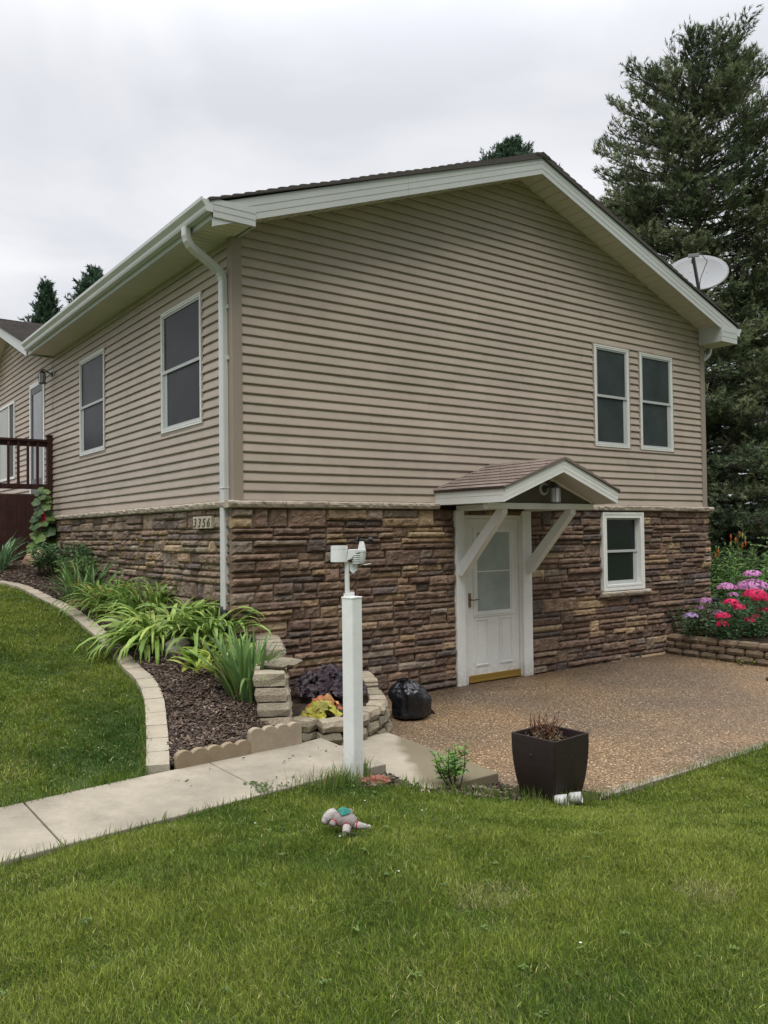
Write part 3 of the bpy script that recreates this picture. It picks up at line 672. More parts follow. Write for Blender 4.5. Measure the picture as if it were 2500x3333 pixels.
# ---- ledge band over the stone
def ledge(pl, u0, u1, z0, z1, d, seg=.62, name='stone_ledge'):
    b = MB(); u = u0
    while u < u1-.01:
        L = min(seg*random.uniform(.85, 1.15), u1-u)
        if u1-u-L < .15: L = u1-u
        nu = max(3, int(L/.03)); o = len(b.v); sdd = random.uniform(0, 50); P_ = [(0, z1), (.8, z1-.004), (1, z1-.018), (1.0, (z0+z1)/2), (.93, z0+.012), (.8, z0), (0, z0)]
        for i in range(nu+1):
            uu = u+.002+(L-.004)*i/nu; e = 1-.12*math.exp(-min(i, nu-i)*1.2)
            for (q, zz_) in P_:
                nn = .012*mnoise.noise(Vector((uu*11, zz_*40, sdd)))+.006*mnoise.noise(Vector((uu*35, zz_*60, sdd)))
                b.v.append(PT(pl, uu, zz_+nn*.35, q*d*e+(nn if q > .5 else 0))); b.c.append((1,1,1))
        m = len(P_)
        for i in range(nu):
            for j in range(m-1):
                f = (o+i*m+j, o+i*m+j+1, o+(i+1)*m+j+1, o+(i+1)*m+j); b.f.append(f if pl == 'g' else f[::-1])
        b.f.append(tuple(o+j for j in range(m))); b.f.append(tuple(o+nu*m+j for j in range(m))[::-1])
        u += L
    return b.build(name, ledge_m, house)
ledge('g', -.125, 2.66, 2.17, 2.248, .125); ledge('g', 4.34, W+.12, 2.17, 2.248, .125); ledge('s', -.0, 6.9, 2.17, 2.246, .122)
ledge('g', 5.62, 6.75, .935, 1.012, .14, .62, 'window_sill')

# ---- roof
def roof_half(name, m, x_r, x_e, y0, y1, ztop, sl, expo=.135, th=.07, parent=house, axis='x', saw=.012):
    """sawtooth shingle courses from the eave x_e up to the ridge x_r, extruded y0..y1"""
    L = math.hypot(x_r-x_e, sl*abs(x_r-x_e)); n = max(2, round(L/expo)); b = MB(); uv = []
    sgn = 1 if x_r > x_e else -1; ang = math.atan(sl); prof = []
    for k in range(n):
        s0, s1 = k*L/n, (k+1)*L/n
        for s_, h_ in ((s0, saw), (s0+(s1-s0)*.25, saw*1.05), (s0+(s1-s0)*.8, saw*.25), (s1, 0.0)):
            prof.append((s_, h_))
    prof.append((L, 0))
    top = []
    for s_, h_ in prof:
        x = x_e+sgn*s_*math.cos(ang)-sgn*h_*math.sin(ang); z = (ztop-sl*abs(x_r-x_e))+s_*math.sin(ang)+h_*math.cos(ang); top.append((x, z, s_))
    top = [(top[0][0], top[0][1]-saw-.012, 0)]+top
    ny = max(1, int((y1-y0)/.6)) ; M_ = len(top)
    for j in range(ny+1):
        y = y0+(y1-y0)*j/ny
        for x, z, s_ in top:
            wv = .0035*math.sin(y*7+s_*5)
            b.v.append((x, y, z+wv) if axis == 'x' else (y, x, z+wv)); b.c.append((1,1,1)); uv.append((y, s_))
    for j in range(ny):
        for k in range(M_-1):
            f = (j*M_+k, j*M_+k+1, (j+1)*M_+k+1, (j+1)*M_+k); flip = (sgn > 0) ^ (axis == 'x'); b.f.append(f if flip else f[::-1])
    # underside and ends
    o = len(b.v); xs_ = [top[0][0], top[-1][0]]; zs_ = [top[0][1]-.012, top[-1][1]-th]
    for y in (y0, y1):
        for x, z in zip(xs_, zs_):
            b.v.append((x, y, z) if axis == 'x' else (y, x, z)); b.c.append((1,1,1)); uv.append((y, 0))
    b.f.append((o, o+1, o+3, o+2)); b.f.append(tuple(range(M_))+(o+1, o)); b.f.append(tuple(ny*M_+k for k in range(M_))[::-1]+(o+2, o+3))
    b.f.append((0, o, o+2, ny*M_))
    b.uv = uv
    return b.build(name, m, parent)
rf = roof_half('roof', shingle_m, RX, -.46, -.45, 6.87, 6.80, SL); roof_half('roof', shingle_m, RX, .3, 6.87, 14, 6.80, SL); roof_half('roof', shingle_m, RX, 8.74, -.45, 14, 6.80, SL)
b = MB(); b.prism([(RX-.14,-.455,6.80-.046),(RX,-.455,6.80+.010),(RX+.14,-.455,6.80-.046),(RX+.14,-.455,6.80-.062),(RX-.14,-.455,6.80-.062)], (0,14.4,0)); b.build('ridge_cap', dark_m if 0 else mat('ridge_shingle', (.05,.047,.042), .9, .15, bump=(60,.6)), house)
roof_half('roof', shingle_m, 10.0, 6.84, -.46, 3.2, 6.27, SL, axis='y'); roof_half('roof', shingle_m, 10.0, 13.2, -.46, 3.2, 6.27, SL, axis='y')

def rake(x0, x1, xr, zr, sl, y0, y1, h, name='fascia', pl='g', parent=house, m=None):
    """board following the slope between x0..x1, bottom at zr-sl|x-xr|"""
    zz = lambda x: zr-sl*abs(x-xr); b = MB()
    def P(x, y, z): return (x, y, z) if pl == 'g' else (y, x, z)
    for a, c, e in ((0, .30, 0), (.30, .62, .003), (.62, 1.0, .006)):
        b.prism([P(x0, y0-e, zz(x0)+h*a), P(x1, y0-e, zz(x1)+h*a), P(x1, y0-e, zz(x1)+h*c), P(x0, y0-e, zz(x0)+h*c)], (0, y1-y0+e, 0) if pl == 'g' else (y1-y0+e, 0, 0))
    return b.build(name, m or fascia_m, parent)
ZF = 6.530
rake(-.42, 1.98, RX, ZF, SL, -.425, -.405, .225); rake(1.982, RX, RX, ZF, SL, -.4255, -.405, .225)
rake(RX, 6.4, RX, ZF, SL, -.425, -.405, .225); rake(6.402, 8.69, RX, ZF, SL, -.4255, -.405, .225)
rake(7.0, 10, 10.0, 6.03, SL, -.425, -.405, .2, pl='s'); rake(10, 13.15, 10.0, 6.03, SL, -.425, -.405, .2, pl='s')
def slats(name, a0, a1, fz, y0, y1, step, pl='g', groove=.022, dep=.016, slope=True, parent=house, m=None):
    """soffit of panels: bands along a (x or y) each 'step' wide with a groove between, spanning y0..y1"""
    b = MB(); n = max(1, round(abs(a1-a0)/step)); st = (a1-a0)/n
    def P(a, q, z): return (a, q, z) if pl == 'g' else (q, a, z)
    for k in range(n):
        p, q = a0+k*st, a0+(k+1)*st; g_ = groove*(1 if st > 0 else -1)
        prof = [(p, fz(p)+dep), (p+g_*.3, fz(p)+dep), (p+g_*.6, fz(p)), (q, fz(q)), (q, fz(q)+dep)]
        vs = [P(a, y0, z) for a, z in prof]+[P(a, y1, z) for a, z in prof]
        b.add(vs, [(i, i+1, 5+i+1, 5+i) for i in range(4)])
    return b.build(name, m or soffit_m, parent)
slats('soffit', .02, RX, soff, -.40, .0, .15); slats('soffit', W, RX, soff, -.40, .0, .15)
slats('soffit', -.40, 6.86, lambda y: 4.965, -.405, .0, .095, pl='s')
slats('soffit', -.40, 14, lambda y: 4.965, W, 8.67, .2, pl='s')
slats('soffit', 10.0, 6.87, wsoff, -.40, .0, .15, pl='s'); slats('soffit', 10.0, 13.1, wsoff, -.40, .0, .15, pl='s')
b = MB(); b.box(-.42, -.402, -.42, 6.86, 4.945, 5.14); b.box(-.402, -.385, -.40, 6.86, 4.945, 4.96); b.build('fascia', fascia_m, house)
b = MB(); b.box(8.672, 8.69, -.42, 14, 4.95, 5.14); b.build('fascia', fascia_m, house)
# boxed eave returns at both gable ends
def ret(x0, x1, zt, zb):
    b = MB()
    for a, c, e in ((0, .34, 0), (.34, .68, .003), (.68, 1, .006)):
        b.box(x0, x1, -.436-e, -.402, zb+(zt-zb)*a, zb+(zt-zb)*c)
    return b
b = ret(-.42, .035, 5.135, 4.955); b.box(.02, .035, -.402, -.0, 4.955, 5.10); b.build('eave_return', fascia_m, house)
b = ret(8.25, 8.69, 5.10, 4.865); b.box(8.25, 8.262, -.402, -.03, 4.865, 5.13); b.build('eave_return', fascia_m, house)
b = MB(); b.box(8.262, 8.672, -.402, 0, 4.868, 4.875); b.build('soffit', soffit_m, house)
# gutter
def gutter(sx, xf, y0, y1, zb):
    P_ = [(0,.0),(.068,.0),(.078,.022),(.080,.05),(.098,.072),(.117,.095),(.12,.128),(.108,.128),(.106,.112),(.012,.112),(0,.128)]
    b = MB(); b.prism([(xf+sx*a, y0, zb+c) for a, c in P_], (0, y1-y0, 0)); return b.build('gutter', gutter_m, house)
gutter(-1, -.422, -.44, 6.83, 4.998); gutter(1, 8.692, -.44, 14, 4.998)
def downspout(path, w_, d_, name='downspout'):
    """rectangular ribbed pipe: w_ along y, d_ along the run's depth"""
    pts = smooth_path3(path); b = MB(); prof = []
    for k in range(28):
        a = k/28*4; side = int(a); t = a-side
        c = [(-1+2*t, -1), (1, -1+2*t), (1-2*t, 1), (-1, 1-2*t)][side]; r = 1-.05*abs(math.sin(t*math.pi*3))*(1 if side in (0, 2, 1, 3) else 0)
        rc = .82 if abs(abs(c[0])-abs(c[1])) < .05 else 1; prof.append((c[0]*r*rc, c[1]*r*rc))
    n = len(prof); o = 0
    for i, p in enumerate(pts):
        t = (pts[min(i+1, len(pts)-1)]-pts[max(i-1, 0)]).normalized(); yv = Vector((0, 1, 0)); yv = (yv-t*yv.dot(t)).normalized(); xv = yv.cross(t)
        bend = i and i < len(pts)-1 and (pts[i]-pts[i-1]).normalized().dot((pts[i+1]-pts[i]).normalized()) < .997
        for a, c in prof:
            q = 1-(.10 if bend and i % 2 and c > .7 else 0)
            b.v.append(tuple(p+yv*a*w_/2+xv*c*q*d_/2)); b.c.append((1,1,1))
    for i in range(len(pts)-1):
        for k in range(n): b.f.append((i*n+k, i*n+(k+1) % n, (i+1)*n+(k+1) % n, (i+1)*n+k))
    b.f.append(tuple(range(n))[::-1]); b.f.append(tuple((len(pts)-1)*n+k for k in range(n)))
    return b.build(name, gutter_m if name == 'downspout' else dark_m, house)
def smooth_path3(P, r=.10, n=7):
    P = [Vector(p) for p in P]; out = [P[0]]
    for i in range(1, len(P)-1):
        a = P[i]+(P[i-1]-P[i]).normalized()*r; c = P[i]+(P[i+1]-P[i]).normalized()*r
        for k in range(n+1):
            t = k/n; out.append(a*(1-t)**2+P[i]*2*t*(1-t)+c*t*t)
    out.append(P[-1]); return out
ds = downspout([(-.475,.09,5.0),(-.475,.09,4.845),(-.072,.10,4.60),(-.072,.10,1.13)], .104, .078)
b = MB(); b.box(-.113, -.03, .046, .154, 2.37, 2.385); b.build('pipe_joint', gutter_m, ds, bevel=.003)
for zz_ in (4.25, 3.72):
    b = MB(); b.box(-.06, -.01, .025, .165, zz_-.02, zz_+.02); b.build('strap', gutter_m, ds)
b = MB(); b.tube([(-.072,.10,1.16),(-.072,.10,1.06),(-.10,.06,1.0),(-.16,-.02,.97),(-.2,-.12,.96)], [.052,.055,.06,.06,.055], 14); b.build('drain_elbow', dark_m, ds, smooth=True)
ds2 = downspout([(8.74,.10,5.0),(8.74,.10,4.80),(W+.085,.10,4.62),(W+.085,.10,.86)], .09, .066)
b = MB(); b.tube([(W+.085,.10,.9),(W+.085,.10,.80),(W+.13,.04,.74),(W+.22,-.08,.70)], [.05,.055,.058,.055], 12); b.build('drain_elbow', dark_m, ds2, smooth=True)
b = MB(); b.blob((-.03,.275,2.33), (.012,.014,.05), (1,1,1)); b.build('red_tag', mat('red_plastic', (.6,.05,.04), .5), house, smooth=True)

# ---- windows
def window(pl, u0, u1, z0, z1, style, label=None, fw=.038, proj=.036):
    fr = MB()
    if style != 'base':
        t = MB(); tw = .032
        for a in ((u0-tw, u0, z0-tw, z1+tw), (u1, u1+tw, z0-tw, z1+tw), (u0, u1, z1, z1+tw), (u0, u1, z0-tw, z0)): pbox(t, pl, *a, .0, .028)
    for k, (w0, w1, d_) in enumerate(((0, fw*.45, proj), (fw*.45, fw*.75, proj-.008), (fw*.75, fw*1.1, proj-.002))):
        for a in ((u0+w0, u0+w1, z0+w0, z1-w0), (u1-w1, u1-w0, z0+w0, z1-w0), (u0+w1, u1-w1, z1-w1, z1-w0), (u0+w1, u1-w1, z0+w0, z0+w1)): pbox(fr, pl, *a, .002, d_)
    f = fr.build('window', white_m, house)
    if label: f['label'] = label
    if style != 'base': t.build('outer_trim', trimtaupe_m, f)
    i0, i1, j0, j1 = u0+fw*1.1, u1-fw*1.1, z0+fw*1.1, z1-fw*1.1; mid = (j0+j1)/2+.0; sw = .03
    s_ = MB()
    pbox(s_, pl, i0, i1, mid-.018, mid+.018, .012, .030)
    for a in ((i0, i0+sw, mid+.018, j1), (i1-sw, i1, mid+.018, j1), (i0+sw, i1-sw, j1-sw*.8, j1)): pbox(s_, pl, *a, .010, .024)
    lo = .055 if style == 'base' else sw
    for a in ((i0, i0+sw, j0, mid-.018), (i1-(.075 if pl == 'g' else sw), i1, j0, mid-.018), (i0+sw, i1-(.075 if pl == 'g' else sw), j0, j0+lo)): pbox(s_, pl, *a, .008, .017)
    if pl == 's': pbox(s_, pl, i1-.10, i1-sw, j0+lo, mid-.018, .008, .013)
    s_.build('sash', sash_m, f)
    m_ = {'base': glass_m, 'gable': screen_m, 'side': sidescreen_m}[style]
    g_ = MB(); pbox(g_, pl, i0+sw*.9, i1-sw*.9, mid, j1-sw*.7, .006, .012); g_.build('pane', m_, f)
    g_ = MB(); pbox(g_, pl, i0+sw*.9, i1-sw*.9, j0+lo*.9, mid, .004, .0075 if pl == 'g' else .0076); g_.build('pane', m_, f)
window('g', 5.64, 6.42, 3.10, 4.57, 'gable', 'upper gable window nearer the middle of the wall'); window('g', 6.69, 7.50, 3.10, 4.57, 'gable', 'upper gable window nearer the right corner')
window('s', .75, 1.93, 3.13, 4.585, 'side', 'large side window nearest the downspout'); window('s', 4.12, 5.31, 3.13, 4.60, 'side', 'side window between the lamp and the larger window')
def pw(b, *a): pbox(b, *a)
window('g', 5.685, 6.625, 1.02, 2.15, 'base', 'small basement window in the stone wall', fw=.075, proj=.10)
# wide wing window beside the deck
f = MB()
for a in ((9.68, 9.73, 3.05, 4.60), (11.5, 11.56, 3.05, 4.60), (9.73, 11.5, 4.55, 4.60), (9.73, 11.5, 3.05, 3.10), (10.12, 10.17, 3.10, 4.55)): pbox(f, 's', *a, .0, .045)
f = f.build('window', white_m, house); f['label'] = 'wide wing window behind the deck rail'
g_ = MB(); pbox(g_, 's', 9.73, 10.12, 3.10, 4.55, .02, .024); g_.build('pane', sidescreen_m, f)
g_ = MB(); pbox(g_, 's', 10.17, 11.5, 3.10, 4.55, .02, .024); g_.build('pane', mat('curtained_glass', (.22,.23,.17), .25, .4, noise=(1.5,.2)), f)

# ---- deck door
f = MB()
for a in ((7.42, 7.50, 2.66, 4.70), (8.38, 8.46, 2.66, 4.70), (7.50, 8.38, 4.62, 4.70)): pbox(f, 's', *a, 0, .04)
d = f.build('deck_door', white_m, house); d['label'] = 'dark framed storm door behind the deck rail'
f = MB()
for a in ((7.50, 7.60, 2.66, 4.62), (8.28, 8.38, 2.66, 4.62), (7.60, 8.28, 4.50, 4.62), (7.60, 8.28, 2.66, 2.95)): pbox(f, 's', *a, 0, .03)
f.build('door_frame', mat('bronze_frame', (.05,.052,.05), .45, .4), d)
g_ = MB(); pbox(g_, 's', 7.60, 8.28, 2.95, 4.50, .015, .02); g_.build('pane', mat('storm_glass', (.07,.076,.08), .15, .4, noise=(2.5,.35)), d)

# ---- basement door
d = MB(); pbox(d, 'g', 3.14, 4.05, .035, 2.055, .005, .022); door = d.build('door', white_m, house, bevel=.003); door['label'] = 'white half glazed basement door with two lower panels'
f = MB()
for a in ((3.06, 3.137, .0, 2.10), (4.053, 4.09, .0, 2.10), (3.137, 4.053, 2.058, 2.10)): pbox(f, 'g', *a, .002, .042)
f.build('door_frame', white_m, door)
f = MB()
for e, w0, w1 in ((.034, 0, .022), (.040, .022, .045), (.030, .045, .07)):
    u0_, u1_, z0_, z1_ = 3.245, 3.955, .82, 1.955
    for a in ((u0_+w0, u0_+w1, z0_+w0, z1_-w0), (u1_-w1, u1_-w0, z0_+w0, z1_-w0), (u0_+w1, u1_-w1, z1_-w1, z1_-w0), (u0_+w1, u1_-w1, z0_+w0, z0_+w1)): pbox(f, 'g', *a, .022, e)
pbox(f, 'g', 3.315, 3.885, 1.383, 1.397, .0255, .028); f.build('glass_frame', white_m, door)
g_ = MB(); pbox(g_, 'g', 3.315, 3.885, .89, 1.885, .022, .025); g_.build('pane', frost_m, door)
for u0_, u1_ in ((3.265, 3.505), (3.69, 3.93)):
    f = MB()
    for e, w0, w1 in ((.030, 0, .012), (.034, .012, .024), (.028, .024, .034)):
        for a in ((u0_+w0, u0_+w1, .20+w0, .805-w0), (u1_-w1, u1_-w0, .20+w0, .805-w0), (u0_+w1, u1_-w1, .805-w1, .805-w0), (u0_+w1, u1_-w1, .20+w0, .20+w1)): pbox(f, 'g', *a, .022, e)
    pbox(f, 'g', u0_+.05, u1_-.05, .25, .755, .022, .026); f.build('raised_panel', white_m, door)
f = MB(); pbox(f, 'g', 3.143, 4.048, .035, .10, .022, .04); pbox(f, 'g', 3.143, 4.048, .012, .035, .022, .052); f.build('door_sweep', brass_m, door, bevel=.003)
f = MB(); pbox(f, 'g', 3.165, 3.20, .95, 1.125, .022, .034); f.tube([(3.183,-.03,1.045),(3.183,-.075,1.045),(3.22,-.08,1.04),(3.265,-.078,1.048),(3.30,-.08,1.042)], [.011,.009,.008,.008,.006], 8); f.build('handle', handle_m, door, smooth=False)

# ---- door canopy
XL, XR, XC, YF = 2.65, 4.60, 3.625, -1.2; ZA, ZE = 2.745, 2.385; SC = (ZA-ZE)/(XC-XL)
can = roof_half('door_canopy', canopysh_m, XC, XL-.02, YF-.03, .0, ZA+.012, SC, expo=.128, th=.03, saw=.009); can['label'] = 'small shingled gable canopy over the basement door'
roof_half('canopy_roof', canopysh_m, XC, XR+.02, YF-.03, .0, ZA+.012, SC, expo=.128, th=.03, parent=can, saw=.009)
rake(XL, XC, XC, ZA-.165, SC, YF-.005, YF+.02, .15, parent=can, m=white_m); rake(XC, XR, XC, ZA-.165, SC, YF-.0055, YF+.02, .15, parent=can, m=white_m)
for x0_, x1_, in ((XL-.002, XL+.018), (XR-.018, XR+.002)):
    b = MB(); b.box(x0_, x1_, YF+.0, .0, ZE-.165, ZE-.085); b.box(x0_-.003 if x0_ < 3 else x0_, x1_ if x0_ < 3 else x1_+.003, YF+.0, .0, ZE-.085, ZE-.012); b.build('eave_fascia', white_m, can)
cs = lambda x: ZA-.155-SC*abs(x-XC)
csm = mat('canopy_soffit', (.50,.50,.46), .6, .3)
slats('canopy_soffit', XL+.02, XC, cs, YF+.02, -.84, .3, parent=can, m=csm); slats('canopy_soffit', XR-.02, XC, cs, YF+.02, -.84, .3, parent=can, m=csm)
b = MB(); b.prism([(XL+.05,-.84,cs(XL+.05)-.02),(XR-.05,-.84,cs(XR-.05)-.02),(XC,-.84,cs(XC))], (0,.02,0)); b.build('gable_panel', mat('shaded_gable_panel', (.10,.085,.065), .6, .3, noise=(6,.2)), can)  # siding brown darkened, shade under the canopy put into the colour
b = MB(); b.bar((XC,-.845,cs(XC)-.012), (XR-.06,-.845,cs(XR-.06)-.012), .03, .022, up=(0,0,1)); b.bar((XC,-.845,cs(XC)-.012), (XL+.06,-.845,cs(XL+.06)-.012), .03, .022); b.build('soffit_trim', white_m, can)
b = MB(); b.box(XL+.02, XR-.02, -.82, -.0, ZE-.16, ZE-.15); b.build('canopy_ceiling', csm, can)
b = MB(); b.box(XL+.06, XR-.06, -.875, -.80, 2.155, 2.225); b.build('tie_beam', white_m, can, bevel=.004)
for x_ in (2.995, 4.175):
    b = MB(); b.box(x_-.045, x_+.045, -.80, -.06, 2.15, 2.215); b.build('side_beam', white_m, can)
    b = MB(); b.prism([(x_-.045,-.093,1.50),(x_-.045,-.093,1.365),(x_-.045,-.145,1.345),(x_-.045,-.86,2.10),(x_-.045,-.86,2.155),(x_-.045,-.77,2.155)], (.09,0,0)); b.build('brace', white_m, can, bevel=.004)
for x0_, x1_ in ((2.92, 3.057), (4.07, 4.235)):
    b = MB(); b.box(x0_, x1_, -.092, -.003, -.0, 2.155); b.build('post', white_m, can, bevel=.005)
b = MB(); b.prism([(XL-.03,-.006,ZE-.0),(XL-.03,-.03,ZE-.0),(XL-.03,-.03,ZE+.03),(XL-.03,-.006,ZE+.03)], (XC-XL+.03,0,ZA-ZE)); b.build('flashing', trimtaupe_m, can)

# ---- lamps and the house number
def lamp(loc, out, side, label, s=1.0):
    """loc on the wall, out = outward unit"""
    o = Vector(out); root = empty('wall_lamp', loc, label, 'wall lamp'); L = Vector(loc)
    b = MB(); b.lathe(L, [(.075*s, 0), (.075*s, .008), (.062*s, .014), (.05*s, .016)], 20, axis=o); b.build('back_plate', sash_m, root, smooth=False)
    b = MB(); b.lathe(L+o*.016, [(.045*s, 0), (.045*s, .012), (.03*s, .022)], 16, axis=o)
    b.tube([L+o*.03, L+o*.09*s+Vector((0,0,.03*s)), L+o*.15*s+Vector((0,0,.07*s)), L+o*.18*s+Vector((0,0,.055*s))], .011*s, 8); c = L+o*.18*s
    b.lathe(c, [(.012*s, .06*s), (.028*s, .045*s), (.052*s, .02*s), (.06*s, .008*s), (.06*s, 0)], 8); b.build('arm', iron_m, root, smooth=False)
    b = MB(); b.lathe(c, [(.055*s, 0), (.055*s, -.155*s), (.045*s, -.165*s)], 8); b.build('lantern', lampglass_m, root)
    b = MB()
    for k in range(8):
        a = 2*math.pi*k/8; ax = Vector((0,0,1)).orthogonal().normalized(); bb = Vector((0,0,1)).cross(ax); q = c+(ax*math.cos(a)+bb*math.sin(a))*.056*s
        b.tube([q, q+Vector((0,0,-.16*s))], .0035*s, 4)
    b.lathe(c+Vector((0,0,-.165*s)), [(.058*s, 0), (.058*s, -.01*s)], 8); b.build('cage', iron_m, root)
lamp((3.67,-.84,2.40), (0,-1,0), 0, 'glass lantern lamp under the gable of the door canopy', 1.05)
lamp((-.02,6.88,4.66), (-1,0,0), 0, 'grey lantern lamp on the siding beside the deck door', 1.0)
root = empty('house_number_sign', (-.075,.60,2.03), 'cream house number tiles reading 3356 on the stone wall', 'number sign')
b = MB(); tile_m = mat('number_tile', (.42,.37,.28), .6, .3, noise=(20,.1))
for k in range(4): b.box(-.106, -.07, (.83-.118*k-.113), .83-.118*k, 1.965, 2.095)
b.build('tile', tile_m, root, bevel=.003)
cu = bpy.data.curves.new('digits', 'FONT'); cu.body = '3356'; cu.size = .145; cu.extrude = .003; cu.space_character = 1.42; cu.shear = .28; cu.align_x = 'LEFT'
to = bpy.data.objects.new('digits_tmp', cu); COL.objects.link(to); bpy.context.view_layer.update()
me = bpy.data.meshes.new_from_object(to.evaluated_get(bpy.context.evaluated_depsgraph_get())); bpy.data.objects.remove(to)
vs = np.array([v.co for v in me.vertices]); x0_, x1_ = vs[:,0].min(), vs[:,0].max(); sc_ = .425/(x1_-x0_)
for v in me.vertices: v.co = Vector((-.108-v.co.z, 0.81-(v.co.x-x0_)*sc_, 1.982+v.co.y*.92)) - root.location
me.materials.append(mat('digit_paint', (.03,.028,.025), .6)); dg = bpy.data.objects.new('digits', me); COL.objects.link(dg); dg.parent = root

# ============================================================ DECK
deck = empty('deck', (-1.5,6.95,1.5), 'dark brown stained deck with balusters and board skirt beside the wing', 'deck')
b = MB(); b.box(-4, 0, 6.97, 12, 2.58, 2.62); b.build('deck_floor', mat('deck_boards', (.16,.12,.10), .7, .2, noise=(6,.2)), deck)
x = -.04
while x > -3.6:
    b = MB(); b.box(x-.135, x, 6.93+random.uniform(-.002,.002), 6.955, 1.25, 2.60); b.build('skirt_board', brown_m, deck); x -= .139
b = MB(); b.box(-.115, -.015, 6.90, 7.0, 1.4, 3.60); b.box(-.125, -.005, 6.89, 7.01, 3.60, 3.625); b.build('post', brown_m, deck, bevel=.005)
b = MB(); b.box(-3.6, -.115, 6.925, 6.965, 3.42, 3.505); b.box(-3.6, -.10, 6.88, 7.0, 3.505, 3.54); b.build('top_rail', brown_m, deck)
b = MB(); b.box(-3.6, -.115, 6.925, 6.965, 2.70, 2.785); b.build('bottom_rail', brown_m, deck)
x = -.27
while x > -3.5:
    b = MB(); b.box(x-.02, x+.02, 6.89, 6.925, 2.72, 3.50); b.build('baluster', brown_m, deck); x -= .152

# ============================================================ SATELLITE DISH
dr = empty('satellite_dish', (8.18,-.1,5.40), 'grey satellite dish on the right roof slope', 'satellite dish')
tocam = Vector((CAM.x-8.2, CAM.y+.1, 0)).normalized()
Nn = (tocam*math.cos(R_(33))+Vector((0,0,1))*math.sin(R_(33))).normalized(); Nn = (Nn + Vector((.10,0,0))).normalized()
rt = Vector((0,0,1)).cross(Nn).normalized(); upd = Nn.cross(rt).normalized(); c = Vector((8.15,-.1,6.03))
b = MB(); nr, na = 8, 40
for side in (0, 1):
    o = len(b.v)
    for i in range(nr+1):
        r = i/nr
        for k in range(na):
            a = 2*math.pi*k/na; p = c+rt*math.cos(a)*.47*r+upd*math.sin(a)*.44*r+Nn*(.085*r*r-.085-side*.014); b.v.append(tuple(p)); b.c.append((1,1,1))
    for i in range(nr):
        for k in range(na):
            f = (o+i*na+k, o+(i+1)*na+k, o+(i+1)*na+(k+1) % na, o+i*na+(k+1) % na); b.f.append(f if not side else f[::-1])
o2 = (nr+1)*na
for k in range(na): b.f.append((nr*na+k, o2+nr*na+k, o2+nr*na+(k+1) % na, nr*na+(k+1) % na))
b.build('reflector', dish_m, dr, smooth=True)
lnb = c+Nn*.50-upd*.22-rt*.09
arm0 = c-upd*.46-Nn*.02; grey_m = mat('galvanised', (.25,.255,.26), .45, .5, metal=.4)
b = MB(); b.bar(arm0, lnb-Nn*.06, .04, .05); b.bar(arm0-Nn*.12+upd*.1, arm0, .05, .05); b.build('feed_arm', mat('arm_metal', (.09,.095,.10), .5, .5), dr)
b = MB(); b.lathe(lnb-Nn*.06, [(.035,.07),(.03,.02),(.022,-.03),(.04,-.06),(.04,-.065)], 14, axis=-Nn); b.bar(lnb-rt*.08, lnb+rt*.08, .05, .05); b.build('feed_horn', dish_m, dr)
b = MB(); b.tube([lnb+upd*.03, lnb+rt*.12+upd*.0, lnb+rt*.2-Nn*.1-upd*.05, lnb+rt*.1-Nn*.3-upd*.2, arm0], .006, 6); b.build('cable', dark_m, dr)
mb_ = c-Nn*.16-upd*.06
b = MB(); b.tube([Vector((8.18,-.1,5.38)), Vector((8.18,-.1,5.7)), mb_-upd*.05], .028, 10); b.bar(mb_-upd*.14, mb_+upd*.14, .09, .12, up=Nn); b.build('mast', grey_m, dr)
b = MB(); b.bar((8.35,-.0,5.33), (8.2,-.1,5.78), .02, .02); b.bar((8.42,-.3,5.30), (8.19,-.12,5.78), .02, .02); b.tube([(8.2,-.12,5.7),(8.32,-.2,5.62),(8.36,-.25,5.45),(8.5,-.3,5.33)], .008, 6); b.build('strut', grey_m, dr)
b = MB()
for a_, r_ in ((.5, .17), (2.2, .16), (-1.2, .2)): b.blob(c+rt*math.cos(a_)*r_+upd*math.sin(a_)*r_+Nn*(-.07), (.011,.011,.011), nu=8, nv=5)
b.build('bolt', white_m, dr)

# ============================================================ WEATHER STATION
post = empty('white_post', (-.525,-2.90,.15), 'square white vinyl post standing at the edge of the front lawn', 'post')
ang = R_(14); ca, sa = math.cos(ang), math.sin(ang)
def rbox(b, c, hx, hy, z0, z1, an=ang, ch=0):
    ca, sa = math.cos(an), math.sin(an); pts = [(-hx+ch,-hy),(hx-ch,-hy),(hx,-hy+ch),(hx,hy-ch),(hx-ch,hy),(-hx+ch,hy),(-hx,hy-ch),(-hx,-hy+ch)] if ch else [(-hx,-hy),(hx,-hy),(hx,hy),(-hx,hy)]
    b.prism([(c[0]+x*ca-y*sa, c[1]+x*sa+y*ca, z0) for x, y in pts], (0,0,z1-z0))
b = MB(); rbox(b, (-.525,-2.90), .052, .052, .05, 1.44, ch=.006); b.build('sleeve', postw_m, post)
b = MB(); rbox(b, (-.525,-2.90), .055, .055, 1.44, 1.452, ch=.006); b.build('post_cap', postw_m, post, bevel=.002)
ws = empty('weather_station', (-.525,-2.90,1.452), 'white weather station with black wind cups on top of the white post', 'weather station')
sx, sy = -.525, -2.90
b = MB(); rbox(b, (sx-.024,sy+.01), .022, .022, 1.452, 1.475); rbox(b, (sx+.008,sy+.025), .022, .016, 1.452, 1.482); b.tube([(sx-.030,sy+.01,1.46),(sx-.032,sy+.01,1.70)], .0165, 14); b.build('mast', plastic_m, ws, smooth=False)
fx = Vector((CM[0][0], CM[1][0], 0)).normalized()      # the station's arm runs along this heading
fy = Vector((-fx.y, fx.x, 0)); c0 = Vector((sx-.032, sy+.01, -.018))
def WP(a, q, z): return c0+fx*(a-.018 if a < .1 else a-.028)+fy*q+Vector((0,0,z))
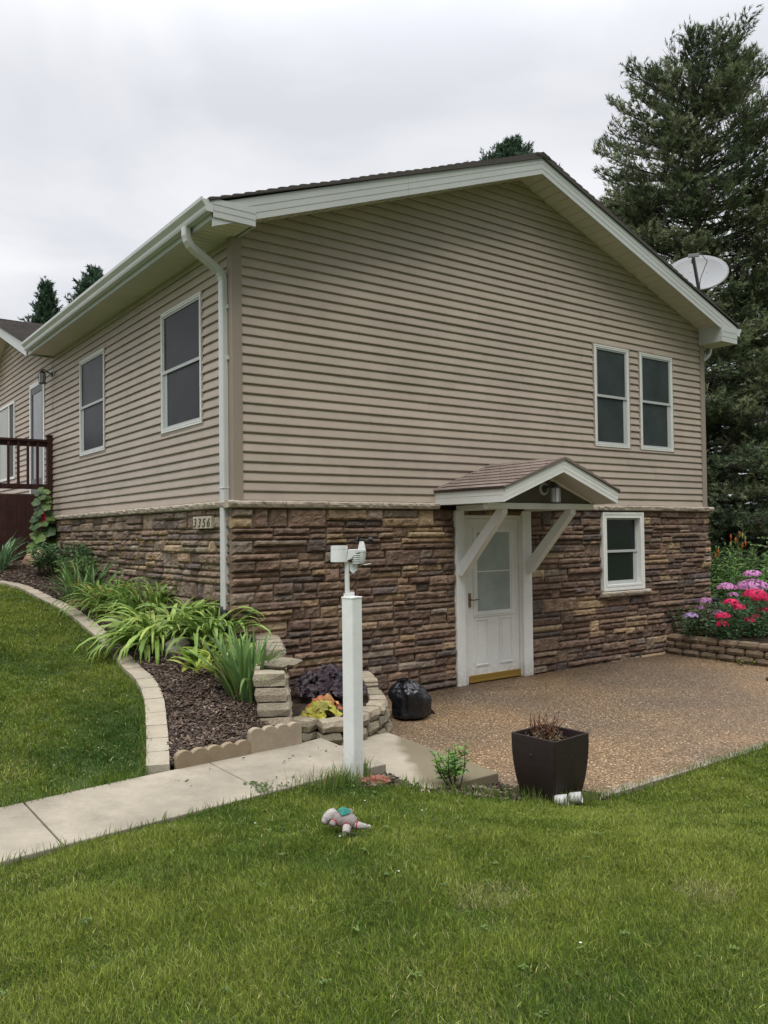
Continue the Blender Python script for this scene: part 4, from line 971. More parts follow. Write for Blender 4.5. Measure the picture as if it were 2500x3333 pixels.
b = MB(); cc = WP(-.034,0,0)
b.lathe(cc, [(.062,1.715),(.060,1.795),(.0595,1.797)], 26); b.build('rain_collector', plastic_m, ws, smooth=False)
b = MB(); b.lathe(cc, [(.0575,1.797),(.060,1.801),(.060,1.828),(.055,1.828),(.050,1.80)], 26); b.build('collector_rim', plastic_m, ws)
b = MB(); b.prism([WP(.02,-.03,1.722),WP(.05,-.03,1.735),WP(.085,-.03,1.775),WP(.16,-.03,1.785),WP(.16,-.03,1.803),WP(.03,-.03,1.80)], fy*.06); b.build('body_arm', plastic_m, ws, bevel=.003)
b = MB()
for k in range(5): b.lathe(WP(.085,0,0), [(.020,1.770-.0145*k),(.034,1.765-.0145*k),(.034,1.761-.0145*k),(.018,1.757-.0145*k)], 18)
b.build('radiation_shield', plastic_m, ws)
b = MB(); b.lathe(WP(.135,0,0), [(.012,1.70),(.022,1.715),(.028,1.78),(.029,1.79),(.022,1.83),(.014,1.855),(.012,1.86)], 18); b.build('wind_housing', plastic_m, ws, smooth=True)
b = MB(); b.lathe(WP(.135,0,0), [(.014,1.858),(.014,1.872),(.006,1.876)], 12)
for k, a in enumerate((R_(8), R_(128), R_(248))):
    d = fx*math.cos(a)+fy*math.sin(a); p = WP(.135,0,1.866); e = p+d*.062; b.tube([p, e], .004, 6)
    t = Vector((-d.y, d.x, 0)); b.lathe(e, [(.001,-.019),(.012,-.015),(.019,-.004),(.020,.004),(.016,.004),(.010,-.010),(.001,-.014)], 14, axis=t)
b.build('wind_cups', dark_m, ws)
b = MB(); b.prism([WP(.035,.0,1.71),WP(.10,.0,1.70),WP(.092,.0,1.655),WP(.06,.0,1.632),WP(.04,.0,1.65)], fy*.004); b.prism([WP(.135,-.002,1.70),WP(.16,-.002,1.697),WP(.195,-.002,1.704),WP(.20,-.002,1.699),WP(.16,-.002,1.690),WP(.135,-.002,1.692)], fy*.012); b.build('wind_vane', plastic_m, ws)

# ============================================================ PLANTER POT AND TRASH BAG
pr = empty('planter_pot', (.72,-3.52,0), 'tall square dark brown tapered planter at the lawn edge', 'planter')
pa = R_(4); pc = (.652,-3.650); levels = [(0,.145),(.04,.155),(.10,.168),(.18,.181),(.26,.190),(.34,.195),(.42,.197),(.462,.197)]
def pring(hw, z, b, ch=.012):
    o = len(b.v)
    for x, y in ((-hw+ch,-hw),(hw-ch,-hw),(hw,-hw+ch),(hw,hw-ch),(hw-ch,hw),(-hw+ch,hw),(-hw,hw-ch),(-hw,-hw+ch)):
        b.v.append((pc[0]+x*math.cos(pa)-y*math.sin(pa), pc[1]+x*math.sin(pa)+y*math.cos(pa), z)); b.c.append((1,1,1))
    return o
b = MB(); rs_ = [pring(hw, z, b) for z, hw in levels]+[pring(hw, z, b, .01) for z, hw in ((.462,.176),(.36,.172),(.34,.15))]
for a, c_ in zip(rs_, rs_[1:]):
    for k in range(8): b.f.append((a+k, a+(k+1) % 8, c_+(k+1) % 8, c_+k))
b.f.append(tuple(rs_[0]+k for k in range(8))[::-1]); b.f.append(tuple(rs_[-1]+k for k in range(8)))
b.build('pot', pot_m, pr)
b = MB(); b.blob((pc[0],pc[1],.34), (.172,.172,.03), nz=.4, sc=6, nu=16, nv=6, rot=Matrix.Rotation(R_(45), 3, 'Z')); b.build('potting_soil', soil_m, pr)
bag = empty('trash_bag', (1.40,-1.02,0), 'full black plastic trash bag with gathered top on the patio', 'trash bag')
b = MB(); nu_, nv_ = 72, 34; bc = Vector((1.45,-1.02,0))
for i in range(nv_+1):
    t = i/nv_; z = .405*t
    r = .185*(min(1, (t+.02)/.09))**.5 if t < .09 else .185+.012*math.sin(t*3)
    if t > .42: q = (t-.42)/.58; r = .198*max(0, 1-q**2.3)**.62+.006
    for k in range(nu_):
        a = 2*math.pi*k/nu_; d_ = Vector((math.cos(a), math.sin(a), 0))
        fold = .5*abs(mnoise.noise(Vector((a*2.2 if a < math.pi else (2*math.pi-a)*2.2+9, t*1.6, 3))))+.25*mnoise.noise(Vector((math.cos(a)*5, math.sin(a)*5, t*9)))
        gather = (max(0, t-.5)*2)**1.5*.13*math.sin(a*11+t*3)+(max(0, t-.5)*2)*.10*math.sin(a*19+2)
        rr_ = r*(1+.30*fold*(.4+t)+gather*.9); zz_ = z+.03*mnoise.noise(Vector((math.cos(a)*2, math.sin(a)*2, t*4)))*min(1, t*5)
        if t < .05: zz_ = z*.4
        rr_ *= 1+.035*math.sin(a*9+t*5)*(1-t*.4)+.025*math.sin(a*17-t*8)
        rr_ *= 1+.10*math.cos(a-.6)*(t < .8)*t+.16*mnoise.noise(Vector((math.cos(a)*1.4+4, math.sin(a)*1.4, t*2.2)))
        b.v.append((bc.x+d_.x*rr_-.085*max(0, t-.35)**1.0, bc.y+d_.y*rr_, max(zz_-.05*max(0, d_.x)*max(0, t-.5), .002))); b.c.append((1,1,1))
for i in range(nv_):
    for k in range(nu_): b.f.append((i*nu_+k, i*nu_+(k+1) % nu_, (i+1)*nu_+(k+1) % nu_, (i+1)*nu_+k))
b.f.append(tuple(range(nu_))[::-1]); b.f.append(tuple(nv_*nu_+k for k in range(nu_)))
b.build('bag_body', bag_m, bag, smooth=True)
b = MB(); n0 = len(b.v); tp = Vector((1.395,-1.02,.375))
for k in range(26):
    a = 2*math.pi*k/26; r1, r2 = .012, .05+.03*math.sin(k*2.4); b.v += [tuple(tp+Vector((math.cos(a)*r1, math.sin(a)*r1, -.01))), tuple(tp+Vector((math.cos(a)*r2-.04, math.sin(a)*r2, .022+.014*math.sin(k*3.1))))]; b.c += [(1,1,1)]*2
for k in range(26): q = (k+1) % 26; b.f.append((2*k, 2*q, 2*q+1, 2*k+1))
b.build('gathered_top', bag_m, bag, smooth=True)
bb = MB(); bb.prism([(1.63,-.97,.002),(1.76,-1.05,.003),(1.66,-1.0,.13)], (.01,.06,0)); o = bb.build('black_cardboard_scrap', dark_m); tag(o, 'small black folded scrap lying behind the trash bag', 'scrap')

# ============================================================ SMALL THINGS
for k, (x, y, lab) in enumerate(((.53,-3.86,'white topped grey cylinder in the grass, the left one by the pot'), (.645,-3.885,'white topped grey cylinder in the grass, the right one by the pot'))):
    b = MB(); ax = Vector((.35,-.55,.10)); b.lathe((x,y,.062), [(.001,-.045),(.032,-.045),(.038,-.035),(.040,.035),(.035,.041),(.030,.035),(.001,.035)], 24, axis=ax)
    o = b.build('concrete_cylinder', mat('pale_cement', (.42,.42,.40), .8, .2, noise=(25,.25)) if not k else MATS['pale_cement']); tag(o, lab, 'cylinder', 'pair of small cylinders by the pot')
def rock(name, c, r, col, label, nz=.35, sc=1.6, seed=1, rz=0):
    b = MB(); b.blob(c, r, col, nz, sc, 22, 14, rot=Matrix.Rotation(rz, 3, 'Z'), seed=seed); o = b.build(name, rock_m, smooth=True); tag(o, label, 'rock'); return o
rock('boulder', (-.42,5.95,1.52), (.27,.2,.15), (.42,.29,.19), 'smooth tan boulder at the foot of the deck')
rock('field_stone', (-.62,.02,.80), (.13,.12,.10), (.16,.155,.12), 'round mossy grey stone under the big daylily leaves', seed=3)
rock('field_stone', (-.66,1.62,.93), (.14,.1,.07), (.19,.16,.12), 'flat brown grey stone between the two daylily clumps', seed=5)
rock('field_stone', (-.70,1.08,.88), (.09,.07,.06), (.20,.12,.09), 'small reddish stone left of the big daylily', seed=6)
b = MB(); b.blob((-.42,-2.98,.155), (.115,.05,.05), (.26,.105,.075), .5, 2.6, 12, 8, rot=Matrix.Rotation(R_(-14), 3, 'Z'), seed=9); o = b.build('red_rock', rock_m); tag(o, 'jagged reddish rock at the foot of the white post', 'rock')
rock('field_stone', (.10,-3.55,.035), (.07,.045,.035), (.17,.165,.15), 'grey pebble half sunk at the lawn edge beside the pot', seed=11)

# hose
hp = []
for k in range(90):
    a = k/90*2*math.pi*2.6; r = .27-.004*k*.3; hp.append((6.30+math.cos(a)*r, -2.42+math.sin(a)*r, .013+.02*(k//36)))
b = MB(); b.tube(hp, .013, 8); o = b.build('garden_hose', mat('hose_rubber', (.02,.022,.02), .5, .4), smooth=True); tag(o, 'coiled black garden hose on the patio at the right edge', 'hose')

# plush toy dog lying on its back
TX, TY = -1.30, -3.97; tz = Hs(TX, TY)+.055
toy = empty('plush_toy', (TX,TY,tz-.03), 'grey knitted plush toy with a teal patch lying on the lawn', 'toy')
ex = Vector((CM[0][0], CM[1][0], 0)).normalized(); ey = Vector((-ex.y, ex.x, 0))
def T(a, q, z): a, q, z = a*.9, q*.9, z*.88; return Vector((TX,TY,tz+.008))+ex*a+ey*(q*.9-z*.25)+Vector((0,0,z+.42*q))
G1, G2, RD = (.28,.235,.225), (.38,.345,.32), (.34,.03,.035)
def limb(b, pts, rad, col, n=14): b.tube(smooth3(pts, 5), interp(rad, (len(pts)-1)*5+1), n, col)
def smooth3(P, n):
    P = [Vector(p) for p in P]; out = []
    for i in range(len(P)-1):
        a, bb_, c_, d_ = P[max(i-1, 0)], P[i], P[i+1], P[min(i+2, len(P)-1)]
        for k in range(n):
            t = k/n; out.append(.5*((2*bb_)+(c_-a)*t+(2*a-5*bb_+4*c_-d_)*t*t+(3*bb_-a-3*c_+d_)*t**3))
    return out+[P[-1]]
def interp(r, n): return list(np.interp(np.linspace(0, 1, n), np.linspace(0, 1, len(r)), r))
b = MB(); limb(b, [T(-.075,.015,.0), T(-.03,.0,.01), T(.02,-.015,.01), T(.055,-.03,.0)], [.022,.042,.042,.030], G1); b.build('body', toy_m, toy, smooth=True)
b = MB(); limb(b, [T(-.055,.03,.01), T(-.085,.03,.015), T(-.115,.005,.008), T(-.135,-.02,.0)], [.020,.034,.028,.013], G2); b.build('head', toy_m, toy, smooth=True)
for p, q in ((T(-.085,.055,.02), T(-.075,.075,.022)), (T(-.11,.0,.03), T(-.10,-.03,.02))):
    b = MB(); b.tube([p, (p+q)/2, q], [.010,.014,.004], 10, (.26,.25,.245)); b.build('ear', toy_m, toy, smooth=True)
b = MB(); b.blob(T(-.105,.012,.036), (.008,.008,.006), (.02,.02,.02), nu=8, nv=6); b.build('eye', toy_m, toy)
for nm, pts, rd_ in (('arm', [T(-.06,-.01,.01), T(-.075,-.035,.012), T(-.085,-.05,.01)], [.016,.019,.016]), ('arm', [T(.0,.03,.0), T(.02,.06,.006), T(.028,.075,.006)], [.018,.020,.014]),
                   ('leg', [T(.01,-.03,.0), T(.008,-.065,.004), T(.004,-.10,.0)], [.026,.024,.019]), ('leg', [T(.05,-.03,.0), T(.08,-.045,.004), T(.125,-.05,.0)], [.022,.02,.012])):
    b = MB(); limb(b, pts, rd_, G2 if nm == 'leg' else G1); l = b.build(nm, toy_m, toy, smooth=True)
    m_ = (Vector(pts[0])*.35+Vector(pts[1])*.65); d_ = (Vector(pts[-1])-Vector(pts[0])).normalized(); b = MB(); b.tube([m_-d_*.003, m_+d_*.003], max(rd_)*1.07, 14, RD); b.build('red_stripe', toy_m, l)
b = MB(); pp = [(-.045,.01),(-.02,.035),(.03,.005),(.02,-.018),(-.02,-.03)]
o0 = len(b.v); ctr = T(-.005,.0,.074); vs = [tuple(ctr)]+[tuple(T(a*1.08, q*1.08, .066-.25*abs(q)-.1*abs(a+.005))) for a, q in pp]; b.add(vs, [(0,i+1,(i+1) % 5+1) for i in range(5)], (.045,.20,.165)); o = b.build('belly_patch', toy_m, toy)
s_ = o.modifiers.new('thickness', 'SOLIDIFY'); s_.thickness = .006
b = MB(); b.tube([T(.12,-.05,0), T(.14,-.045,.004), T(.15,-.055,.004)], [.008,.006,.003], 6, (.5,.48,.42)); b.build('string_tail', toy_m, toy)

# ============================================================ GRASS
def blades(poly, n, hgt, wid, name, seed, holes=(), edge_long=True):
    r = np.random.default_rng(seed); xs = [p[0] for p in poly]; ys = [p[1] for p in poly]
    X = []; Y = []; tot = 0
    while tot < n:
        x = r.uniform(max(min(xs), -7), min(max(xs), 8), 200000); y = r.uniform(max(min(ys), -7), min(max(ys), 7), 200000)
        k = in_poly(x, y, poly) & (in_view(x, y, .5) | (in_view(x, y, 2.6) & (r.random(len(x)) < .55)))
        d = np.hypot(x-CAM.x, y-CAM.y); k &= r.random(len(x)) < np.clip((5.0/d)**.9, .25, 1)
        for hx, hy, hr in holes: k &= (x-hx)**2+(y-hy)**2 > hr*hr
        bare = (vnoise(x, y, 5, 77) > 1.45) & (r.random(len(x)) < .45); k &= ~bare
        X.append(x[k]); Y.append(y[k]); tot += k.sum()
    x = np.concatenate(X)[:n]; y = np.concatenate(Y)[:n]; m = len(x); z = H(x, y)-.018
    d = np.hypot(x-CAM.x, y-CAM.y)
    tuft = vnoise(x, y, 16, seed+1); big = vnoise(x, y, 1.3, seed+2); med = vnoise(x, y, 5, seed+3)
    h = hgt*r.uniform(.4, 1.15, m)*np.clip(1+.34*tuft+.16*med, .45, 1.8); w = wid*r.uniform(.7, 1.3, m)*np.clip(d/4.5, .85, 2.2)
    fa = 1.8*vnoise(x, y, 2.2, seed+4)+2.6*vnoise(x, y, 9, seed+5)+r.normal(0, 1.7, m)+2.2; lean = np.clip(r.normal(.7, .5, m), .05, 2.2)
    a = r.uniform(0, 2*np.pi, m); sx, sy = np.cos(a)*w/2, np.sin(a)*w/2; lx, ly = np.cos(fa)*lean, np.sin(fa)*lean
    hz = h/np.sqrt(1+.35*lean**2)
    V = np.empty((m, 5, 3))
    V[:, 0] = np.stack([x-sx, y-sy, z], 1); V[:, 1] = np.stack([x+sx, y+sy, z], 1)
    mx, my, mz = x+lx*h*.30, y+ly*h*.30, z+hz*.62
    V[:, 2] = np.stack([mx-sx*.85, my-sy*.85, mz], 1); V[:, 3] = np.stack([mx+sx*.85, my+sy*.85, mz], 1)
    V[:, 4] = np.stack([x+lx*h*.85, y+ly*h*.85, z+hz*.98], 1)
    base = np.arange(m)[:, None]*5
    F = np.concatenate([base+np.array([0, 1, 3]), base+np.array([0, 3, 2]), base+np.array([2, 3, 4])])
    g1 = np.array([.094, .150, .018]); g2 = np.array([.205, .245, .044]); g3 = np.array([.036, .086, .016]); g4 = np.array([.36, .34, .15])
    t = np.clip(.45+.28*big+.30*med+.25*vnoise(x, y, 13, seed+9)+r.normal(0, .26, m), 0, 1)[:, None]; c = g1*(1-t)+g2*t
    t3 = np.clip(-.45*big+.65*vnoise(x, y, 3.4, seed+8)-.02+r.normal(0, .15, m), 0, 1)[:, None]; c = c*(1-t3)+g3*t3
    dead = (r.random(m) < np.clip(.055+.10*(vnoise(x, y, 3.4, seed+6) > .9), 0, .5)); 
    bald = ((x+.42)**2+(y+5.54)**2 < .02) | ((x+1.25)**2/3+(y+5.05)**2 < .015); dead |= bald & (r.random(m) < .38)
    c[dead] = g4*r.uniform(.6, 1.2, (dead.sum(), 1)); c *= r.uniform(.45, 1.6, (m, 1))
    C = np.repeat(c[:, None, :], 5, 1)
    return V.reshape(-1, 3), F, C.reshape(-1, 3)
def grass(name, label, *args, **kw):
    o = fast_mesh(name, *blades(*args, **kw), grass_m); tag(o, label, 'grass', kind='stuff'); return o
FQ = 1.0
grass('grass', 'mown green grass of the front lawn', LAWN_FRONT, int(780000*FQ), .038, .0034, 'g', 11, holes=((-1.30,-3.99,.085),(.60,-3.86,.075)))
grass('side_grass', 'mown green grass of the raised side lawn', LAWN_SIDE, int(225000*FQ), .038, .0038, 'g', 21)
# longer uncut tufts along the walk, the post and the soil strip
def long_grass():
    r = np.random.default_rng(5); b = MB(); spots = []
    for P in (WALK_LO[1:4], WALK_UP[1:3]):
        for (x1, y1), (x2, y2) in zip(P, P[1:]):
            for _ in range(int(110*math.hypot(x2-x1, y2-y1))):
                t = r.random(); spots.append((x1+(x2-x1)*t+r.normal(0,.01), y1+(y2-y1)*t+r.normal(0, .015)-(.02 if P is not WALK_UP[1:3] else -.02), r.uniform(.04, .085)))
    for _ in range(300): spots.append((r.normal(-.72, .13), r.normal(-2.99, .05), r.uniform(.06, .17)))
    for _ in range(420): t = r.random(); spots.append((-.4+1.2*t+r.normal(0, .05), -3.2-.62*t+r.normal(0, .05), r.uniform(.05, .13)))
    for _ in range(50): spots.append((r.normal(-.42, .018), r.normal(-2.86, .012), r.uniform(.1, .19)))
    for _ in range(240): spots.append((r.uniform(.45, 1.0), r.normal(-3.88, .04), r.uniform(.06, .12)))
    for _ in range(1100): spots.append((r.uniform(1.0, 4.4), r.normal(-3.86, .035), r.uniform(.04, .085)))
    for p in EDGE_OUT[:70]:
        for _ in range(14): spots.append((p.x-.015+r.normal(0, .015), p.y+r.uniform(-.06, .06), r.uniform(.035, .065)))
    for x, y, h in spots:
        z = Hs(x, y)-.01; a = r.uniform(0, 6.28); l = r.uniform(.1, .6); dx, dy = math.cos(a)*l*h, math.sin(a)*l*h; w_ = .0021; s = r.uniform(0, 6.28); sx_, sy_ = math.cos(s)*w_, math.sin(s)*w_
        c = tuple(np.array([.12, .19, .035])*r.uniform(.6, 1.35)) if r.random() > .1 else (.28, .25, .12)
        b.add([(x-sx_, y-sy_, z), (x+sx_, y+sy_, z), (x+dx*.4-sx_, y+dy*.4-sy_, z+h*.6), (x+dx*.4+sx_, y+dy*.4+sy_, z+h*.6), (x+dx, y+dy, z+h)], [(0,1,3,2), (2,3,4)], c)
    o = b.build('edge_grass', grass_m); tag(o, 'longer uncut grass along the walk, post and lawn edges', 'grass', kind='stuff')
long_grass()
# clover and broad leaved weeds scattered in the lawn
def lawn_weeds():
    r = np.random.default_rng(31); b = MB(); n = 0
    while n < 300:
        x, y = r.uniform(-4.5, 4.5), r.uniform(-6.8, 3.5)
        P = LAWN_FRONT if y < -2.6 else LAWN_SIDE
        if not in_poly(np.array([x]), np.array([y]), P)[0] or not in_view(np.array([x]), np.array([y]), .2)[0]: continue
        if vnoise(np.array([x]), np.array([y]), 2.5, 55)[0] < .25 and r.random() < .8: continue
        n += 1; z = Hs(x, y)+r.uniform(.008, .022); c = tuple(np.array([.10, .16, .030])*r.uniform(.6, 1.3)); s = r.uniform(.004, .0095)
        for k in range(int(r.integers(3, 9))):
            a = k*2.09+r.uniform(0, 1); x += r.normal(0, .006); y += r.normal(0, .006); cx_, cy_ = x+math.cos(a)*s, y+math.sin(a)*s; p = [(cx_+math.cos(q)*s*.8, cy_+math.sin(q)*s*.8, z+.004*math.sin(q*2)) for q in np.linspace(0, 6.28, 7)[:-1]]
            b.add(p, [tuple(range(6))], c)
        if r.random() < .06: b.add([(x+math.cos(q)*.006, y+math.sin(q)*.006, z+.02) for q in np.linspace(0, 6.28, 7)[:-1]], [tuple(range(6))], (.7,.7,.66))
    tag(b.build('clover', leaf_m), 'clover leaves and small weeds scattered through the lawns', 'weeds', kind='stuff')
lawn_weeds()
# weeds in the walk joint
b = MB()
for _ in range(90):
    x = random.gauss(-1.235, .03) if random.random() < .7 else random.gauss(-1.12, .08); y = random.uniform(-2.99, -2.70); z = zw(x); a = random.uniform(0, 6.28); l = random.uniform(.015, .035)
    b.add([(x,y,z),(x+math.cos(a+.5)*l*.5,y+math.sin(a+.5)*l*.5,z+l*.5),(x+math.cos(a)*l,y+math.sin(a)*l,z+l*.45),(x+math.cos(a-.5)*l*.5,y+math.sin(a-.5)*l*.5,z+l*.4)], [(0,1,2,3)], jit((.09,.14,.035), .3))
tag(b.build('joint_weeds', leaf_m), 'tiny green weeds growing in the walk joint', 'weeds', kind='stuff')

# ---- bark mulch chips
def chips(name, label, poly, n, zf, seed, size=(.014, .065), view=True, c0=((.075,.052,.038), (.13,.092,.068), (.034,.025,.02), (.24,.19,.15))):
    r = np.random.default_rng(seed); xs = [p[0] for p in poly]; ys = [p[1] for p in poly]; X = []; Y = []; t = 0
    while t < n:
        x = r.uniform(max(min(xs), -3), max(xs), 40000); y = r.uniform(min(ys), min(max(ys), 7), 40000); k = in_poly(x, y, poly)
        d = np.hypot(x-CAM.x, y-CAM.y); k &= r.random(len(x)) < np.clip((6.5/d)**2, .2, 1); X.append(x[k]); Y.append(y[k]); t += k.sum()
    x = np.concatenate(X)[:n]; y = np.concatenate(Y)[:n]; m = len(x); z = zf(x, y)+r.uniform(.0, .02, m)
    L = r.uniform(size[0], size[1], m)*.5; Wd = L*r.uniform(.16, .5, m); Th = r.uniform(.0015, .004, m)
    a = r.uniform(0, 2*np.pi, m); pt = r.normal(0, .35, m); u = np.stack([np.cos(a)*np.cos(pt), np.sin(a)*np.cos(pt), np.sin(pt)], 1)
    v = np.stack([-np.sin(a), np.cos(a), r.normal(0, .35, m)], 1); v /= np.linalg.norm(v, axis=1)[:, None]; nn = np.cross(u, v)
    c = np.stack([x, y, z], 1); V = np.empty((m, 8, 3)); q = 0
    for sz_ in (-1, 1):
        for su, sv in ((-1, -1), (1, -.6), (1, .8), (-1, 1)):
            V[:, q] = c+u*(su*L)[:, None]+v*(sv*Wd)[:, None]+nn*(sz_*Th)[:, None]; q += 1
    base = np.arange(m)[:, None]*8; F = np.concatenate([base+np.array(f) for f in ([3,2,1,0], [4,5,6,7], [0,1,5,4], [1,2,6,5], [2,3,7,6], [3,0,4,7])])
    pc_ = np.array(c0); k = r.choice(len(pc_), m, p=[.45, .25, .22, .08]); col = pc_[k]*r.uniform(.7, 1.3, (m, 1))
    o = fast_mesh(name, V.reshape(-1, 3), F, np.repeat(col, 8, 0), chip_m); tag(o, label, 'mulch', kind='stuff')
BEDC = [p for p in BED if p[1] < 7.1]
chips('bark_chips', 'dark shredded bark mulch covering the side bed', BED, 26000, bed_z, 3)
chips('soil_debris', 'dead leaves and bark litter on the soil beside the post', SOIL, 1500, lambda x, y: np.maximum(H(x, y), .01)-.015, 4, c0=((.05,.036,.026), (.14,.11,.08), (.03,.022,.016), (.26,.21,.15)))
chips('walk_litter', 'bits of bark lying on the walk', [(-2.2,-2.5),(-1.5,-2.2),(-.3,-1.95),(-.2,-2.3),(-1.8,-2.7)], 15, lambda x, y: .2+.1*np.clip((-.15-x)/2.7, 0, 1.25)-.002, 9, (.008, .03))

# ============================================================ PLANTS
def strap(b, base, az, L, w_, e0, arch, col, n=7, twist=0):
    d = Vector((math.cos(az), math.sin(az), 0)); s = Vector((-math.sin(az), math.cos(az), 0)); p = Vector(base); o = len(b.v)
    for i in range(n+1):
        t = i/n; e = e0-arch*t**1.35; wd = w_*(.55+.9*t-1.45*t**3.2) if t < 1 else 0; wd = max(wd, .0015); k = .9+.25*t
        up = Vector((0,0,1))*math.cos(e)-d*math.sin(e); sw = (s*math.cos(twist*t)+up*math.sin(twist*t))
        for q, dz in ((-1, 0), (0, -.22), (1, 0)): b.v.append(tuple(p+sw*q*wd/2+up*dz*wd)); b.c.append(tuple(min(1, c_*k) for c_ in col))
        p = p+(d*math.cos(e)+Vector((0,0,1))*math.sin(e))*(L/n)
    for i in range(n):
        for j in range(2): a = o+i*3+j; b.f.append((a, a+1, a+4, a+3))
def clump(name, label, cat, cx_, cy_, rx, n, L, w_, e, arch, cols, group=None, n_sub=1, zoff=0, yellow=.0, biased=None, stalks=0):
    z0 = Hs(cx_, cy_)+zoff; root = empty(name, (cx_, cy_, z0), label, cat, group); b = MB()
    for k in range(n):
        a = random.uniform(0, 6.28); r = rx*math.sqrt(random.random()); x, y = cx_+math.cos(a)*r, cy_+math.sin(a)*r; az = a+random.gauss(0, .7) if rx < .3 else random.uniform(0, 6.28)
        if biased is not None and random.random() < .45: az = biased+random.gauss(0, .7)
        c = jit(random.choice(cols), .22)
        if random.random() < yellow: c = jit((.32,.26,.07), .2)
        strap(b, (x, y, Hs(x, y)-.01+zoff), az, L*random.uniform(.65, 1.1), w_*random.uniform(.7, 1.2), random.uniform(*e), random.uniform(*arch), c, twist=random.gauss(0, .35))
    b.build('leaves', leaf_m, root)
    if stalks:
        s_ = MB()
        for k in range(stalks):
            a = random.uniform(0, 6.28); r = rx*.7*random.random(); p = Vector((cx_+math.cos(a)*r, cy_+math.sin(a)*r, z0)); h = L*random.uniform(.95, 1.3); q = p+Vector((random.gauss(0,.06), random.gauss(0,.06), h))
            s_.tube([p, (p+q)/2+Vector((.01,0,0)), q], [.004,.003,.002], 5, (.16,.13,.06))
            f_ = MB()
            for j in range(3):
                d = Vector((random.gauss(0,1), random.gauss(0,1), random.uniform(.2,1))).normalized()*random.uniform(.02,.05); f_.tube([q, q+d*.6, q+d], [.004,.009,.003], 6, jit(random.choice([(.40,.20,.04),(.22,.11,.06),(.34,.30,.06)]), .2))
            f_.build('bud_cluster', petal_m, root)
        s_.build('flower_stalks', leaf_m, root)
    return root
GR = [(.16,.26,.05), (.22,.32,.065), (.12,.21,.045)]; LIME = [(.29,.38,.07), (.36,.43,.09), (.22,.33,.065)]; BLUE = [(.115,.205,.060), (.155,.26,.075), (.08,.155,.05)]
GRP = 'clumps of strap leaved plants in the mulch bed'
clump('iris_clump', 'tall upright iris clump with sword leaves beside the stacked wall blocks', 'iris', -.50, -1.18, .14, 80, .60, .042, (1.0, 1.55), (.1, .9), BLUE, GRP, yellow=.04)
b = MB(); strap(b, (-.5,-1.42,.47), -1.9, .5, .03, 1.5, 2.6, (.13,.20,.05)); strap(b, (-.55,-1.4,.47), -2.3, .55, .035, 1.4, 3.0, (.14,.21,.06)); strap(b, (-.40,-1.38,.45), -1.2, .36, .03, 1.3, .5, (.45,.22,.08)); o = b.build('bent_leaves', leaf_m, bpy.data.objects['iris_clump'])
clump('daylily_clump', 'big fountain of broad arching daylily leaves in the middle of the bed', 'daylily', -.52, .62, .27, 270, .76, .056, (.55, 1.35), (1.7, 3.0), [(.22,.33,.065), (.28,.40,.09), (.16,.26,.05), (.36,.45,.12)], GRP, stalks=2)
clump('daylily_clump', 'arching daylily clump just in front of the downspout', 'daylily', -.27, .02, .22, 110, .54, .052, (.6, 1.4), (1.4, 2.8), [(.19,.29,.07), (.25,.34,.085)], GRP, stalks=2)
clump('daylily_clump', 'darker daylily clump with yellow flower stalks behind the big one', 'daylily', -.36, 1.65, .26, 150, .64, .036, (.7, 1.5), (1.6, 2.9), GR, GRP, stalks=9, yellow=.05)
clump('daylily_clump', 'drooping daylily clump with spent orange stalks further up the bed', 'daylily', -.52, 2.25, .24, 150, .62, .034, (.7, 1.5), (1.7, 3.0), GR, GRP, stalks=7, yellow=.12)
clump('iris_clump', 'blue green iris fan halfway up the bed', 'iris', -.56, 3.25, .24, 85, .52, .030, (.75, 1.5), (.2, 1.1), BLUE, GRP, yellow=.06)
clump('iris_clump', 'pale blue green iris clump at the left end of the bed below the deck', 'iris', -1.15, 5.75, .17, 60, .62, .036, (.9, 1.5), (.3, 1.1), [(.14,.26,.12), (.19,.31,.15)], GRP)
clump('hosta_patch', 'low lime green hosta patch between the daylilies and the iris', 'hosta', -.42, -.50, .30, 150, .27, .065, (.2, 1.2), (.4, 1.6), LIME, GRP, yellow=.02)
def leafy(name, label, cat, c, rad, hgt, n_st, leaf_len, leaf_w, cols, per=12, droop=.3, stem_c=(.10,.12,.05), group=None, zf=None, lean=.35, start=.25):
    root = empty(name, c, label, cat, group); sb, lb = MB(), MB()
    for k in range(n_st):
        a = random.uniform(0, 6.28); r = rad*.5*math.sqrt(random.random()); p = Vector((c[0]+math.cos(a)*r, c[1]+math.sin(a)*r, c[2])); h = hgt*random.uniform(.65, 1.05)
        d = Vector((math.cos(a)*lean*random.random()*1.6, math.sin(a)*lean*random.random()*1.6, 1)); q = p+d*h; mid = (p+q)/2+Vector((random.gauss(0,.02), random.gauss(0,.02), 0))
        sb.tube([p, mid, q], [.005, .004, .002], 5, stem_c); m = int(per*random.uniform(.8, 1.2))
        for j in range(m):
            t = start+(1-start)*(j+random.random())/m; s = p.lerp(mid, t*2) if t < .5 else mid.lerp(q, t*2-1); az = j*2.4+random.gauss(0, .3); e = random.uniform(-.1, .9)-droop*(1-t)
            L = leaf_len*random.uniform(.6, 1.15)*(.7+.5*math.sin(t*3.1)); leaf(lb, s, az, e, L, leaf_w*L/leaf_len, jit(random.choice(cols), .25))
    sb.build('stems', leaf_m, root); lb.build('leaves', leaf_m, root); return root
